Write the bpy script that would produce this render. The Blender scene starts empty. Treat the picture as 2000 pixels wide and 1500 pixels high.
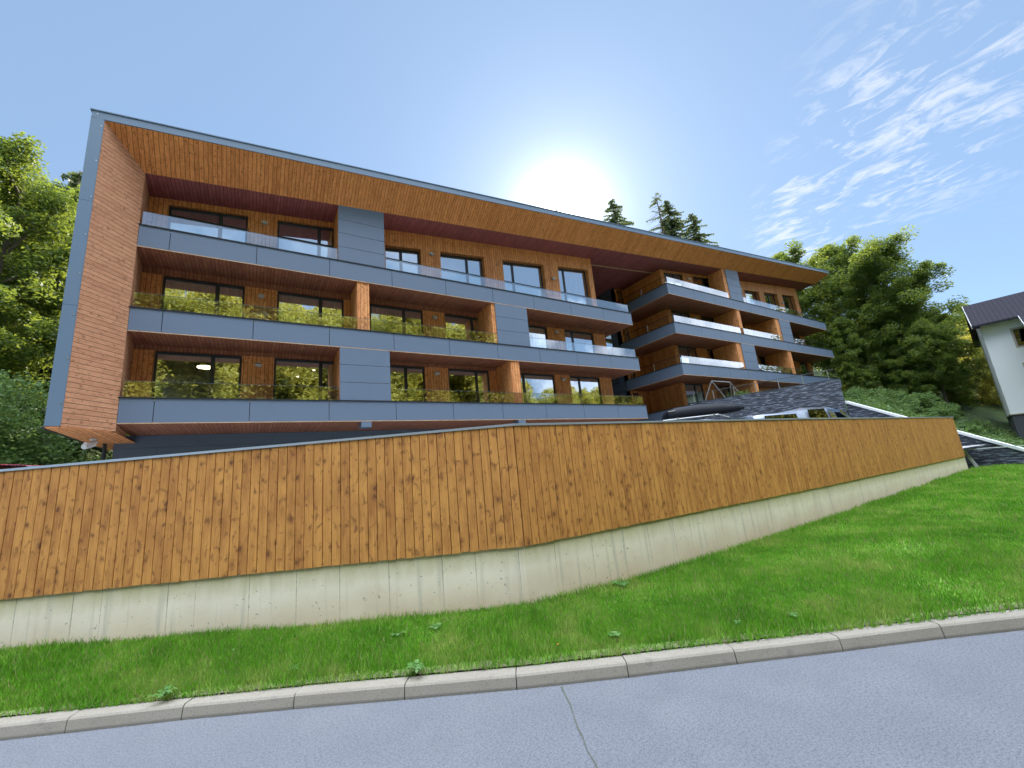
import bpy, math, random
import numpy as np
from mathutils import Vector, Matrix
R = math.radians
D = bpy.data
scene = bpy.context.scene
COL = scene.collection
rng = np.random.default_rng(7)
random.seed(7)

# ------------------------------------------------------------------ camera
EYE = Vector((0.0, 0.0, 1.7))
YAW, PITCH, ROLL = R(32.59), R(12.49), R(-5.41)
fw = Vector((math.sin(YAW)*math.cos(PITCH), math.cos(YAW)*math.cos(PITCH), math.sin(PITCH)))
r0 = Vector((math.cos(YAW), -math.sin(YAW), 0)); u0 = r0.cross(fw)
cr, sr = math.cos(ROLL), math.sin(ROLL)
rt = cr*r0 + sr*u0; up = -sr*r0 + cr*u0
cam = D.objects.new('camera', D.cameras.new('camera')); COL.objects.link(cam)
cam.matrix_world = Matrix(((rt.x, up.x, -fw.x, EYE.x), (rt.y, up.y, -fw.y, EYE.y), (rt.z, up.z, -fw.z, EYE.z), (0, 0, 0, 1)))
cam.data.sensor_width = 36; cam.data.lens = 809.5/2000*36
cam.data.clip_start = 0.05; cam.data.clip_end = 3000
scene.camera = cam

# ------------------------------------------------------------------ sky, sun, exposure
CLOUDROT = 80
SUN_AZ, SUN_EL = R(42.6), R(33.5)          # azimuth from +Y towards +X
SUN = Vector((math.sin(SUN_AZ)*math.cos(SUN_EL), math.cos(SUN_AZ)*math.cos(SUN_EL), math.sin(SUN_EL)))
scene.view_settings.view_transform = 'Standard'
scene.view_settings.look = 'None'
scene.view_settings.exposure = 1.2
scene.view_settings.gamma = 1.0
world = D.worlds.new('World'); scene.world = world; world.use_nodes = True
wt = world.node_tree; wt.nodes.clear()
def W(t, **k):
    n = wt.nodes.new(t)
    for a, b in k.items(): setattr(n, a, b)
    return n
def wl(a, b): wt.links.new(a, b)
def wmath(op, a, b=None, c=None, clamp=False):
    n = W('ShaderNodeMath', operation=op, use_clamp=clamp)
    for i, v in enumerate((a, b, c)):
        if v is None: continue
        if isinstance(v, (int, float)): n.inputs[i].default_value = v
        else: wl(v, n.inputs[i])
    return n.outputs[0]
def wmix(f, a, b, mode='MIX'):
    n = W('ShaderNodeMix', data_type='RGBA', blend_type=mode)
    for i, v in ((0, f), (6, a), (7, b)):
        if isinstance(v, (int, float)): n.inputs[i].default_value = v
        elif isinstance(v, tuple): n.inputs[i].default_value = v
        else: wl(v, n.inputs[i])
    return n.outputs[2]
sky = W('ShaderNodeTexSky', sky_type='NISHITA', sun_disc=False, sun_elevation=SUN_EL, sun_rotation=SUN_AZ,
        altitude=800, air_density=1.0, dust_density=0.25, ozone_density=1.0)
tc = W('ShaderNodeTexCoord'); nrm = W('ShaderNodeVectorMath', operation='NORMALIZE'); wl(tc.outputs['Generated'], nrm.inputs[0])
dv = nrm.outputs[0]
dot = W('ShaderNodeVectorMath', operation='DOT_PRODUCT'); wl(dv, dot.inputs[0]); dot.inputs[1].default_value = SUN
ang = wmath('ARCCOSINE', wmath('MINIMUM', dot.outputs['Value'], 0.99999))
# thin cirrus high up in the north-east, streaked by the wind
sep = W('ShaderNodeSeparateXYZ'); wl(dv, sep.inputs[0])
zz = wmath('ADD', wmath('MAXIMUM', sep.outputs[2], 0.0), 0.12)
comb = W('ShaderNodeCombineXYZ'); wl(wmath('DIVIDE', sep.outputs[0], zz), comb.inputs[0]); wl(wmath('DIVIDE', sep.outputs[1], zz), comb.inputs[1])
mp0 = W('ShaderNodeMapping'); mp0.inputs['Rotation'].default_value = (0, 0, R(CLOUDROT)); wl(comb.outputs[0], mp0.inputs[0])
mp = W('ShaderNodeMapping'); mp.inputs['Scale'].default_value = (1.0, 1.9, 1); wl(mp0.outputs[0], mp.inputs[0])
n1 = W('ShaderNodeTexNoise'); n1.inputs['Scale'].default_value = 10.5; n1.inputs['Detail'].default_value = 10; n1.inputs['Roughness'].default_value = 0.66; n1.inputs['Distortion'].default_value = 0.9
wl(mp.outputs[0], n1.inputs['Vector'])
n2 = W('ShaderNodeTexNoise'); n2.inputs['Scale'].default_value = 3.6; n2.inputs['Detail'].default_value = 3; wl(comb.outputs[0], n2.inputs['Vector'])
def blob(v, wid):
    d = W('ShaderNodeVectorMath', operation='DOT_PRODUCT'); wl(dv, d.inputs[0]); d.inputs[1].default_value = Vector(v).normalized()
    return wmath('SUBTRACT', 1.0, wmath('DIVIDE', wmath('ARCCOSINE', wmath('MINIMUM', d.outputs['Value'], .99999)), wid), clamp=True)
def dirpx(x, y): return fw + rt*((x-1000)/809.5) - up*((y-750)/809.5)
mask = wmath('MAXIMUM', wmath('MAXIMUM', blob(dirpx(1740, 260), R(10.5)), blob(dirpx(1620, 410), R(8.5))), wmath('MULTIPLY', blob(dirpx(1940, 70), R(15)), .42))
cl = wmath('SUBTRACT', wmath('ADD', wmath('MULTIPLY', n1.outputs[0], 1.0), wmath('MULTIPLY', n2.outputs[0], 0.75)), 0.87)
cl = wmath('MULTIPLY', wmath('MULTIPLY', cl, 5.5, clamp=True), wmath('MULTIPLY', mask, 2.2, clamp=True), clamp=True)
skyc = wmix(1.0, wmix(1.0, sky.outputs[0], (0.17, 0.19, 0.215, 1), 'MULTIPLY'), (0.78, 1.15, 1.66, 1), 'ADD')   # thin high haze evens out the blue
lum = W('ShaderNodeRGBToBW'); wl(skyc, lum.inputs[0])
cc = W('ShaderNodeCombineXYZ')
for i, k in enumerate((1.25, 1.28, 1.36)): wl(wmath('ADD', wmath('MULTIPLY', lum.outputs[0], .5*k), 1.75*k), cc.inputs[i])
skyc = wmix(wmath('MULTIPLY', cl, 0.5), skyc, cc.outputs[0])
def gauss(a, s, k): return wmath('MULTIPLY', wmath('EXPONENT', wmath('MULTIPLY', wmath('POWER', wmath('DIVIDE', a, s), 2.0), -1.0)), k)
g = wmath('ADD', gauss(ang, R(2.3), 30.0), wmath('ADD', wmath('ADD', gauss(ang, R(4.6), 4.2), gauss(ang, R(9.5), .9)), gauss(ang, R(22), .42)))
# cumulus bank added overhead and behind the viewer as fill light; mirrored in glass
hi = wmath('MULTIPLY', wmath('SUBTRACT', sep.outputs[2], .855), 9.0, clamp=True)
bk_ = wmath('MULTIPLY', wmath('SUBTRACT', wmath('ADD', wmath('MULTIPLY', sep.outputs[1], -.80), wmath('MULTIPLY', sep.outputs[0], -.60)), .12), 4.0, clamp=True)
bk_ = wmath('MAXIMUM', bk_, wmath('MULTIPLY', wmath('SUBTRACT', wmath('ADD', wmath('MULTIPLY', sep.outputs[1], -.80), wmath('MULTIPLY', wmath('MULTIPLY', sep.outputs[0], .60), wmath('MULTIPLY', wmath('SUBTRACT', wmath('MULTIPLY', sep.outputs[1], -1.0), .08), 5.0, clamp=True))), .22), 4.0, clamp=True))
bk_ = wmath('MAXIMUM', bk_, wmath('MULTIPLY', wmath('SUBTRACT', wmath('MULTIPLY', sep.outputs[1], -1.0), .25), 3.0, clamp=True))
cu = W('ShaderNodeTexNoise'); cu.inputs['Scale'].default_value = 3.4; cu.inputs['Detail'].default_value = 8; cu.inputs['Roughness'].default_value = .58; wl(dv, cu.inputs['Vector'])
fill_cloud = wmath('MULTIPLY', wmath('SUBTRACT', cu.outputs[0], .47), 7.0, clamp=True)
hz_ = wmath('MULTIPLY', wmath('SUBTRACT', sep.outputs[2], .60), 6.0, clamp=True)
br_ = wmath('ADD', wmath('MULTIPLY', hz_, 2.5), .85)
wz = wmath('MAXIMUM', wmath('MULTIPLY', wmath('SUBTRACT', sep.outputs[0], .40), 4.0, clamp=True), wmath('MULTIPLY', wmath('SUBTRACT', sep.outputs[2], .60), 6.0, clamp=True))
fill_cloud = wmath('MAXIMUM', hi, wmath('MULTIPLY', bk_, wmath('MAXIMUM', wmath('MULTIPLY', fill_cloud, wmath('ADD', wmath('MULTIPLY', wz, .8), .2)), wmath('MULTIPLY', hz_, .85))))
fill_col = W('ShaderNodeCombineXYZ')
for i, k in enumerate((3.6, 4.0, 4.65)): wl(wmath('MULTIPLY', br_, k*1.8), fill_col.inputs[i])
skyc = wmix(fill_cloud, skyc, fill_col.outputs[0])
gl = W('ShaderNodeCombineXYZ')
for i, k in enumerate((1.0, 0.99, 0.96)): wl(wmath('MULTIPLY', g, k), gl.inputs[i])
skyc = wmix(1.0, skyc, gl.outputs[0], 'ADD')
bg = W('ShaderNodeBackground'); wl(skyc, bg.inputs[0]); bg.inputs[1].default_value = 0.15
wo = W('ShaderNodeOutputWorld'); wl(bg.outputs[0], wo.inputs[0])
sl = D.lights.new('sun', 'SUN'); sl.energy = 4.8; sl.angle = R(0.6); sl.color = (1.0, 0.93, 0.78)
so = D.objects.new('sun', sl); COL.objects.link(so); so.location = (40, 40, 60)
so.rotation_euler = SUN.to_track_quat('Z', 'Y').to_euler()
scene.render.engine = 'CYCLES'
scene.cycles.use_denoising = True
scene.cycles.max_bounces = 7; scene.cycles.transparent_max_bounces = 16
scene.cycles.diffuse_bounces = 4; scene.cycles.glossy_bounces = 4
scene.cycles.caustics_reflective = False; scene.cycles.caustics_refractive = False
scene.cycles.sample_clamp_indirect = 6

# ------------------------------------------------------------------ material helpers
class MT:
    def __init__(s, name, rough=0.7, metal=0.0, spec=0.5):
        s.m = D.materials.new(name); s.m.use_nodes = True; s.t = s.m.node_tree
        s.b = s.t.nodes['Principled BSDF']; s.b.inputs['Roughness'].default_value = rough
        s.b.inputs['Metallic'].default_value = metal; s.b.inputs['Specular IOR Level'].default_value = spec
    def n(s, t, **k):
        x = s.t.nodes.new(t)
        for a, b in k.items(): setattr(x, a, b)
        return x
    def l(s, a, b): s.t.links.new(a, b)
    def put(s, sock, v):
        if isinstance(v, (int, float)): sock.default_value = v
        elif isinstance(v, tuple): sock.default_value = v if len(v) != 3 or sock.type == 'VECTOR' else v + (1,)
        else: s.l(v, sock)
    def math(s, op, a, b=None, c=None, clamp=False):
        x = s.n('ShaderNodeMath', operation=op, use_clamp=clamp)
        for i, v in enumerate((a, b, c)):
            if v is not None: s.put(x.inputs[i], v)
        return x.outputs[0]
    def mix(s, f, a, b, mode='MIX'):
        x = s.n('ShaderNodeMix', data_type='RGBA', blend_type=mode)
        s.put(x.inputs[0], f); s.put(x.inputs[6], a); s.put(x.inputs[7], b); return x.outputs[2]
    def ramp(s, f, stops):
        x = s.n('ShaderNodeValToRGB'); e = x.color_ramp.elements
        while len(e) < len(stops): e.new(0.5)
        for k, (p, c) in enumerate(stops):
            e[k].position = p; e[k].color = tuple(c) + (1,) if len(c) == 3 else c
        s.put(x.inputs[0], f); return x.outputs[0]
    def noise(s, v, sc, det=3, rough=.5, dist=0):
        x = s.n('ShaderNodeTexNoise'); x.inputs['Scale'].default_value = sc; x.inputs['Detail'].default_value = det
        x.inputs['Roughness'].default_value = rough; x.inputs['Distortion'].default_value = dist
        s.l(v, x.inputs['Vector']); return x.outputs[0]
    def vec(s, a, b, c=0.0):
        x = s.n('ShaderNodeCombineXYZ'); s.put(x.inputs[0], a); s.put(x.inputs[1], b); s.put(x.inputs[2], c); return x.outputs[0]
    def uv(s):
        x = s.n('ShaderNodeSeparateXYZ'); s.l(s.n('ShaderNodeTexCoord').outputs['UV'], x.inputs[0]); return x.outputs[0], x.outputs[1]
    def obj(s): return s.n('ShaderNodeTexCoord').outputs['Object']
    def bump(s, h, st=.3, dist=.01):
        x = s.n('ShaderNodeBump'); x.inputs['Strength'].default_value = st; x.inputs['Distance'].default_value = dist
        s.put(x.inputs['Height'], h); s.l(x.outputs[0], s.b.inputs['Normal']); return x
    def base(s, c): s.put(s.b.inputs['Base Color'], c)

def wood(name, light, dark, knot, bw=0.14, seam=True, knots=1.0, tone=.5):
    m = MT(name, .62, spec=.3); u, v = m.uv()
    q = m.math('DIVIDE', u, bw); idx = m.math('FLOOR', q); fr = m.math('SUBTRACT', q, idx)
    wn = m.n('ShaderNodeTexWhiteNoise', noise_dimensions='1D'); m.l(idx, wn.inputs['W']); rnd = wn.outputs['Value']
    off = m.math('MULTIPLY', rnd, 37.0); vv = m.math('ADD', v, off)
    # knots first: they bend the grain
    kp = m.vec(m.math('MULTIPLY', m.math('ADD', q, m.math('MULTIPLY', idx, 3.0)), 1.0), m.math('MULTIPLY', vv, 6.2))
    kd = m.vec(m.math('ADD', m.math('MULTIPLY', idx, 7.31), fr), m.math('MULTIPLY', vv, 6.2))
    wob = m.noise(kp, 3.0, 2)
    kd2 = m.n('ShaderNodeVectorMath', operation='ADD'); m.l(kd, kd2.inputs[0]); m.l(m.vec(m.math('MULTIPLY', wob, .35), m.math('MULTIPLY', wob, .25)), kd2.inputs[1])
    vo = m.n('ShaderNodeTexVoronoi'); vo.inputs['Scale'].default_value = 1.0; vo.inputs['Randomness'].default_value = 1.0; m.l(kd2.outputs[0], vo.inputs['Vector'])
    sepc = m.n('ShaderNodeSeparateColor'); m.l(vo.outputs['Color'], sepc.inputs[0])
    size = m.math('MULTIPLY', m.math('SUBTRACT', sepc.outputs[0], .42, clamp=True), .46*knots)
    kn = m.math('SUBTRACT', 1.0, m.math('DIVIDE', vo.outputs['Distance'], m.math('ADD', size, .0005)), clamp=True)
    halo = m.math('SUBTRACT', 1.0, m.math('DIVIDE', vo.outputs['Distance'], m.math('ADD', m.math('MULTIPLY', size, 2.6), .001)), clamp=True)
    grain = m.noise(m.vec(m.math('MULTIPLY', m.math('ADD', q, m.math('MULTIPLY', halo, .25)), 5.5), m.math('MULTIPLY', vv, 1.1)), 1.6, 5, .6, .6)
    blotch = m.noise(m.vec(m.math('MULTIPLY', u, 6.0), m.math('MULTIPLY', vv, 1.6)), 1.3, 3, .55)
    t = m.math('ADD', m.math('MULTIPLY', m.math('SUBTRACT', grain, .5), 1.5), m.math('ADD', m.math('MULTIPLY', m.math('SUBTRACT', blotch, .5), 1.9), m.math('MULTIPLY', rnd, tone)))
    t = m.math('ADD', t, .22, clamp=True)
    c = m.mix(t, light, dark)
    c = m.mix(m.math('MULTIPLY', halo, .8, clamp=True), c, tuple(x*.75 for x in dark))
    c = m.mix(m.math('MULTIPLY', m.math('MULTIPLY', kn, 1.6, clamp=True), .8), c, knot)
    fk = m.noise(m.vec(m.math('MULTIPLY', u, 38.0), m.math('MULTIPLY', vv, 13.0)), 1.0, 3, .7)
    c = m.mix(m.ramp(fk, [(.64, (0, 0, 0)), (.72, (.55, .55, .55))]), c, tuple(x*.55 for x in dark))
    sk = m.noise(m.vec(m.math('ADD', m.math('MULTIPLY', u, 15.0), m.math('MULTIPLY', rnd, 91.0)), m.math('MULTIPLY', vv, 9.0)), 1.0, 4, .55, .35)
    c = m.mix(m.ramp(sk, [(.56, (0, 0, 0)), (.68, (.85*knots, .85*knots, .85*knots))]), c, tuple(a*.5+b*.5 for a, b in zip(dark, knot)))
    if seam:
        d = m.math('MULTIPLY', m.math('MINIMUM', fr, m.math('SUBTRACT', 1.0, fr)), bw)
        sm = m.math('SUBTRACT', 1.0, m.math('DIVIDE', d, .009), clamp=True)
        c = m.mix(m.math('MULTIPLY', sm, 1.6, clamp=True), c, tuple(x*.16 for x in dark))
        m.bump(m.math('SUBTRACT', m.math('MULTIPLY', grain, .1), sm), .6, .008)
    else:
        m.bump(m.math('SUBTRACT', grain, m.math('MULTIPLY', kn, .5)), .25, .004)
    m.base(c); return m.m

FENCE_W = wood('fence_wood', (.61, .285, .070), (.33, .125, .032), (.10, .036, .020), bw=.107, seam=False, tone=.34)
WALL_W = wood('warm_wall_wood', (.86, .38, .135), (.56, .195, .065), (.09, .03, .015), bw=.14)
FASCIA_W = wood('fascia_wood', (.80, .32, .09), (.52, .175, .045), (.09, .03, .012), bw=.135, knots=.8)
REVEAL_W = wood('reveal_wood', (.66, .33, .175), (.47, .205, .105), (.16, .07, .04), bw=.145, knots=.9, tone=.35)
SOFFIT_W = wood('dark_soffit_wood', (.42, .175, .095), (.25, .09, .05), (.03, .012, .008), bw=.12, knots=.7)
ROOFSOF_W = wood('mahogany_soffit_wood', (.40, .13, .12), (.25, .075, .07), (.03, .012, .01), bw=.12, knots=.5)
TRIM_W = wood('pale_trim_wood', (.62, .42, .26), (.46, .28, .15), (.2, .1, .06), bw=.3, seam=False)

def grey_panel(name, col, rough=.45):
    m = MT(name, rough, spec=.4); o = m.obj()
    n = m.noise(o, 1.3, 4, .6); f = m.noise(o, 30, 2)
    c = m.mix(m.math('MULTIPLY', n, .35), col, tuple(x*.82 for x in col))
    m.base(c); m.put(m.b.inputs['Roughness'], m.math('ADD', rough-.08, m.math('MULTIPLY', f, .16))); return m.m
PANEL = grey_panel('grey_cladding', (.135, .18, .25))
PANEL2 = grey_panel('dark_grey_cladding', (.10, .135, .185))
EDGE = grey_panel('grey_metal_edge', (.13, .19, .26), .35)
def plain(name, col, rough=.6, metal=0.0, var=.15, sc=4.0, spec=.5):
    m = MT(name, rough, metal, spec); n = m.noise(m.obj(), sc, 4, .6)
    m.base(m.mix(m.math('MULTIPLY', n, var*2), col, tuple(x*.6 for x in col))); return m.m
BACK = plain('dark_backing', (.02, .018, .018), .8)
COPING = plain('fence_coping_metal', (.42, .46, .52), .35, .5, .1)
DARKMETAL = plain('dark_metal', (.03, .033, .038), .4, .3)
FRAME = plain('anthracite_frame', (.035, .042, .05), .4)
STEEL = plain('brushed_steel', (.55, .55, .55), .3, .9, .1)
WHITE = plain('white_paint', (.75, .76, .77), .5)
PLASTIC = plain('light_grey_plastic', (.55, .56, .58), .4)
ROOM = plain('room_plaster', (.86, .82, .62), .8)
CURTAIN = plain('sheer_curtain', (.78, .80, .68), .8)
CONC_IN = plain('balcony_floor', (.3, .3, .3), .8)

def glass(name, refl, tint, wob, sc=1.0):
    m = MT(name); t = m.t; t.nodes.remove(m.b)
    out = t.nodes['Material Output']
    tr = m.n('ShaderNodeBsdfTransparent'); tr.inputs[0].default_value = tint + (1,)
    gl_ = m.n('ShaderNodeBsdfGlossy'); gl_.inputs['Roughness'].default_value = 0.0; gl_.inputs['Color'].default_value = (.93, .97, 1, 1)
    bp = m.n('ShaderNodeBump'); bp.inputs['Strength'].default_value = wob; bp.inputs['Distance'].default_value = .01
    m.l(m.noise(m.obj(), sc, 2, .5), bp.inputs['Height']); m.l(bp.outputs[0], gl_.inputs['Normal'])
    fr = m.n('ShaderNodeFresnel'); fr.inputs[0].default_value = 1.5
    fac = m.math('MULTIPLY', m.math('ADD', m.math('MULTIPLY', fr.outputs[0], 1.6), refl, clamp=True), m.math('SUBTRACT', 1.0, m.n('ShaderNodeNewGeometry').outputs['Backfacing']))
    mx = m.n('ShaderNodeMixShader'); m.l(fac, mx.inputs[0]); m.l(tr.outputs[0], mx.inputs[1]); m.l(gl_.outputs[0], mx.inputs[2])
    m.l(mx.outputs[0], out.inputs[0]); return m.m
PANE = glass('window_glass', .58, (.97, .98, .93), .14, 2.2)
RAILG = glass('railing_glass', .30, (.90, .95, .95), .10, 1.6)
CLEARG = glass('clear_glass', -.06, (.95, .97, .97), .0)
CARG = glass('car_glass', .18, (.12, .14, .16), .0)

# ------------------------------------------------------------------ mesh helpers
def tagk(o, **k):
    for a, b in k.items(): o[a] = b
    return o
def thing(name, label, cat, loc=(0, 0, 0), rz=0, group=None):
    o = D.objects.new(name, None); COL.objects.link(o); o.location = loc; o.rotation_euler = (0, 0, rz)
    o.empty_display_size = .3
    o['label'] = label; o['category'] = cat
    if group: o['group'] = group
    return o
class MB:
    def __init__(s): s.v = []; s.f = []; s.uv = []; s.mi = []
    def poly(s, pts, uvs=None, mi=0):
        k = len(s.v); s.v += [tuple(p) for p in pts]; s.f.append(tuple(range(k, k+len(pts))))
        s.uv += list(uvs) if uvs else [(0, 0)]*len(pts); s.mi.append(mi)
    def prism(s, a, b, uax=0, vax=2, mi=0, caps=True, uvs=None):
        """two matching loops a (front) and b (back) joined; uvs by world axes"""
        U = lambda p: (p[uax], p[vax])
        n = len(a)
        if caps: s.poly(a, [U(p) for p in a], mi); s.poly(b[::-1], [U(p) for p in b[::-1]], mi)
        for i in range(n):
            j = (i+1) % n
            q = [a[j], a[i], b[i], b[j]]
            e = Vector(b[i])-Vector(a[i]); w = Vector(a[j])-Vector(a[i])
            if e.length > 1e-6 and w.length > 1e-6:
                if abs(w.z) > abs(w.x)+abs(w.y): s.poly(q, [(a[j][1], a[j][2]), (a[i][1], a[i][2]), (b[i][1], b[i][2]), (b[j][1], b[j][2])], mi)
                else: s.poly(q, [(w.length, 0), (0, 0), (0, e.length), (w.length, e.length)], mi)
    def box(s, x0, x1, y0, y1, z0, z1, mi=0, swap=False):
        """metre UVs: vertical faces u along, v up; horizontal faces u = x, v = y (swap turns boards by 90 degrees)"""
        P = lambda x, y, z: (x, y, z)
        def F(pts, us):
            s.poly(pts, [(b, a) for a, b in us] if swap else us, mi)
        F([P(x0, y0, z0), P(x1, y0, z0), P(x1, y0, z1), P(x0, y0, z1)], [(x0, z0), (x1, z0), (x1, z1), (x0, z1)])
        F([P(x1, y1, z0), P(x0, y1, z0), P(x0, y1, z1), P(x1, y1, z1)], [(x1, z0), (x0, z0), (x0, z1), (x1, z1)])
        F([P(x0, y1, z0), P(x0, y0, z0), P(x0, y0, z1), P(x0, y1, z1)], [(y1, z0), (y0, z0), (y0, z1), (y1, z1)])
        F([P(x1, y0, z0), P(x1, y1, z0), P(x1, y1, z1), P(x1, y0, z1)], [(y0, z0), (y1, z0), (y1, z1), (y0, z1)])
        F([P(x0, y0, z1), P(x1, y0, z1), P(x1, y1, z1), P(x0, y1, z1)], [(x0, y0), (x1, y0), (x1, y1), (x0, y1)])
        F([P(x0, y1, z0), P(x1, y1, z0), P(x1, y0, z0), P(x0, y0, z0)], [(x0, y1), (x1, y1), (x1, y0), (x0, y0)])
        return s
    def tube(s, pts, rad, n=8, mi=0, cap=True):
        pts = [Vector(p) for p in pts]
        if isinstance(rad, (int, float)): rad = [rad]*len(pts)
        rings = []
        for i, p in enumerate(pts):
            d = (pts[min(i+1, len(pts)-1)]-pts[max(i-1, 0)]).normalized()
            a = d.orthogonal().normalized() if i == 0 else (pa - d*pa.dot(d)).normalized()
            pa = a; b = d.cross(a)
            rings.append([p+(a*math.cos(2*math.pi*k/n)+b*math.sin(2*math.pi*k/n))*rad[i] for k in range(n)])
        L = 0
        for i in range(len(rings)-1):
            L2 = L+(pts[i+1]-pts[i]).length
            for k in range(n):
                j = (k+1) % n
                s.poly([rings[i][k], rings[i][j], rings[i+1][j], rings[i+1][k]], [(k/n, L), ((k+1)/n, L), ((k+1)/n, L2), (k/n, L2)], mi)
            L = L2
        if cap: s.poly(rings[0][::-1], None, mi); s.poly(rings[-1], None, mi)
        return s
    def cyl(s, c, r, y0, y1, n=24, mi=0, axis='Y'):
        A, B = [], []
        for k in range(n):
            a = 2*math.pi*k/n; x, z = r*math.cos(a), r*math.sin(a)
            if axis == 'Y': A.append((c[0]+x, y0, c[1]+z)); B.append((c[0]+x, y1, c[1]+z))
            else: A.append((c[0]+x, c[1]+z, y0)); B.append((c[0]+x, c[1]+z, y1))
        s.prism(A, B, mi=mi); return s
    def build(s, name, mats, parent=None, bevel=0, smooth=False, **tags):
        me = D.meshes.new(name); me.from_pydata([tuple(v) for v in s.v], [], s.f)
        ul = me.uv_layers.new(name='UVMap'); ul.data.foreach_set('uv', np.array(s.uv, dtype=np.float32).ravel())
        if not isinstance(mats, (list, tuple)): mats = [mats]
        for m in mats: me.materials.append(m)
        me.polygons.foreach_set('material_index', s.mi)
        if smooth or bevel:
            import bmesh
            bm = bmesh.new(); bm.from_mesh(me); bmesh.ops.remove_doubles(bm, verts=bm.verts, dist=1e-4)
            bmesh.ops.recalc_face_normals(bm, faces=bm.faces); bm.to_mesh(me); bm.free()
            if smooth: me.polygons.foreach_set('use_smooth', [True]*len(me.polygons))
        me.update()
        o = D.objects.new(name, me); COL.objects.link(o)
        if parent: o.parent = parent
        if bevel:
            b = o.modifiers.new('bevel', 'BEVEL'); b.width = bevel; b.segments = 2; b.limit_method = 'ANGLE'
        for a, b in tags.items(): o[a] = b
        return o
def npmesh(name, co, faces_n, fsize, mats, uv=None, parent=None, smooth=False, **tags):
    me = D.meshes.new(name); me.vertices.add(len(co)); me.vertices.foreach_set('co', co.astype(np.float32).ravel())
    nf = faces_n.shape[0]; me.loops.add(nf*fsize); me.loops.foreach_set('vertex_index', faces_n.astype(np.int32).ravel())
    me.polygons.add(nf); me.polygons.foreach_set('loop_start', np.arange(nf, dtype=np.int32)*fsize)
    if uv is not None:
        ul = me.uv_layers.new(name='UVMap'); ul.data.foreach_set('uv', uv.astype(np.float32).ravel())
    me.materials.append(mats)
    if smooth: me.polygons.foreach_set('use_smooth', np.ones(nf, dtype=bool))
    me.update(calc_edges=True); me.validate()
    o = D.objects.new(name, me); COL.objects.link(o)
    if parent: o.parent = parent
    for a, b in tags.items(): o[a] = b
    return o

# ------------------------------------------------------------------ ground
def curve_at(P, t):
    s = [0.0]
    for a, b in zip(P, P[1:]): s.append(s[-1]+math.dist(a, b))
    t = t*s[-1]
    for i in range(len(P)-1):
        if t <= s[i+1] or i == len(P)-2:
            f = (t-s[i])/(s[i+1]-s[i]); return tuple(P[i][k]+(P[i+1][k]-P[i][k])*f for k in range(len(P[0])))
KERB = [(-22, 17.2), (-8.2, 9.35), (-4.0, 6.98), (-1.65, 5.58), (-.4, 4.85), (.4, 4.34), (1.18, 3.82), (1.96, 3.31), (2.73, 2.85), (3.51, 2.41), (4.28, 1.97), (5.04, 1.55), (5.73, 1.14),
        (9.5, -1.0), (14, -3.5), (20, -6.6), (27.4, -10), (44, -18)]
# ruled strip between the kerb back and the wall / fence foot
PK = [(-22, 17.2), (-8.2, 9.35), (-4.0, 6.98), (-1.65, 5.58), (.4, 4.34), (1.96, 3.31), (3.51, 2.41), (5.73, 1.14), (9.5, -1.0), (14, -3.5), (20, -6.6), (27.4, -10), (30, -11.3)]
PW = [(-22, 16.75+.9, .5), (-8, 10.3, .45), (-4.6, 8.55, .40), (-2.3, 7.40, .34), (.1, 5.93, .27), (2.80, 4.36, .23), (4.3, 4.34, .19), (6.5, 4.28, .20), (10.2, 4.22, .25), (15.2, 4.32, .30), (22, 4.42, .38), (27.6, 4.5, .14), (27.7, -11.5, .14)]
def kdir(i):
    a = PK[max(i-1, 0)]; b = PK[min(i+1, len(PK)-1)]; d = Vector((b[0]-a[0], b[1]-a[1])).normalized(); return Vector((-d.y, d.x))
PKin = []
for i, p in enumerate(PK):
    n = kdir(i); PKin.append((p[0]+n.x*.15, p[1]+n.y*.15, .118))
def lawn_pt(s, t):
    """s in [0, len-1], t 0 kerb .. 1 wall"""
    i = np.clip(np.floor(s).astype(int), 0, len(PK)-2); f = s-i
    A = np.array(PKin); B = np.array(PW)
    a = A[i]+(A[i+1]-A[i])*f[:, None]; b = B[i]+(B[i+1]-B[i])*f[:, None]
    p = a+(b-a)*t[:, None]
    x, y = p[:, 0], p[:, 1]
    p[:, 2] += np.sin(np.pi*np.clip(t, 0, 1))*(.018*np.sin(x*1.7+y*2.3)+.012*np.sin(x*4.1-y*3.3)+.03)
    return p
ns, nt = (len(PK)-1)*24+1, 18
S, T = np.meshgrid(np.linspace(0, len(PK)-1, ns), np.linspace(0, 1.0, nt)**1.5, indexing='ij')
LP = lawn_pt(S.ravel(), T.ravel())
idx = np.arange(ns*nt).reshape(ns, nt)
F = np.stack([idx[:-1, :-1], idx[1:, :-1], idx[1:, 1:], idx[:-1, 1:]], -1).reshape(-1, 4)
m = MT('lawn_soil', .9); o_ = m.obj()
c = m.ramp(m.noise(o_, 2.2, 5, .6), [(.3, (.09, .22, .012)), (.52, (.16, .34, .022)), (.72, (.25, .36, .05))])
c = m.mix(m.math('MULTIPLY', m.noise(o_, 45, 3), .5), c, (.05, .075, .012)); eu, ev = m.uv()
m.base(m.mix(m.ramp(m.math('ADD', eu, m.math('MULTIPLY', m.noise(o_, 7, 4), .22)), [(.12, (1, 1, 1)), (.27, (0, 0, 0))]), c, (.13, .125, .065))); m.bump(m.noise(o_, 60, 4), .5, .02)
LAWN = m.m
Ak, Bk = np.array(PKin)[:, :2], np.array(PW)[:, :2]; si = np.clip(np.floor(S.ravel()).astype(int), 0, len(PK)-2); sf = (S.ravel()-si)[:, None]
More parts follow.
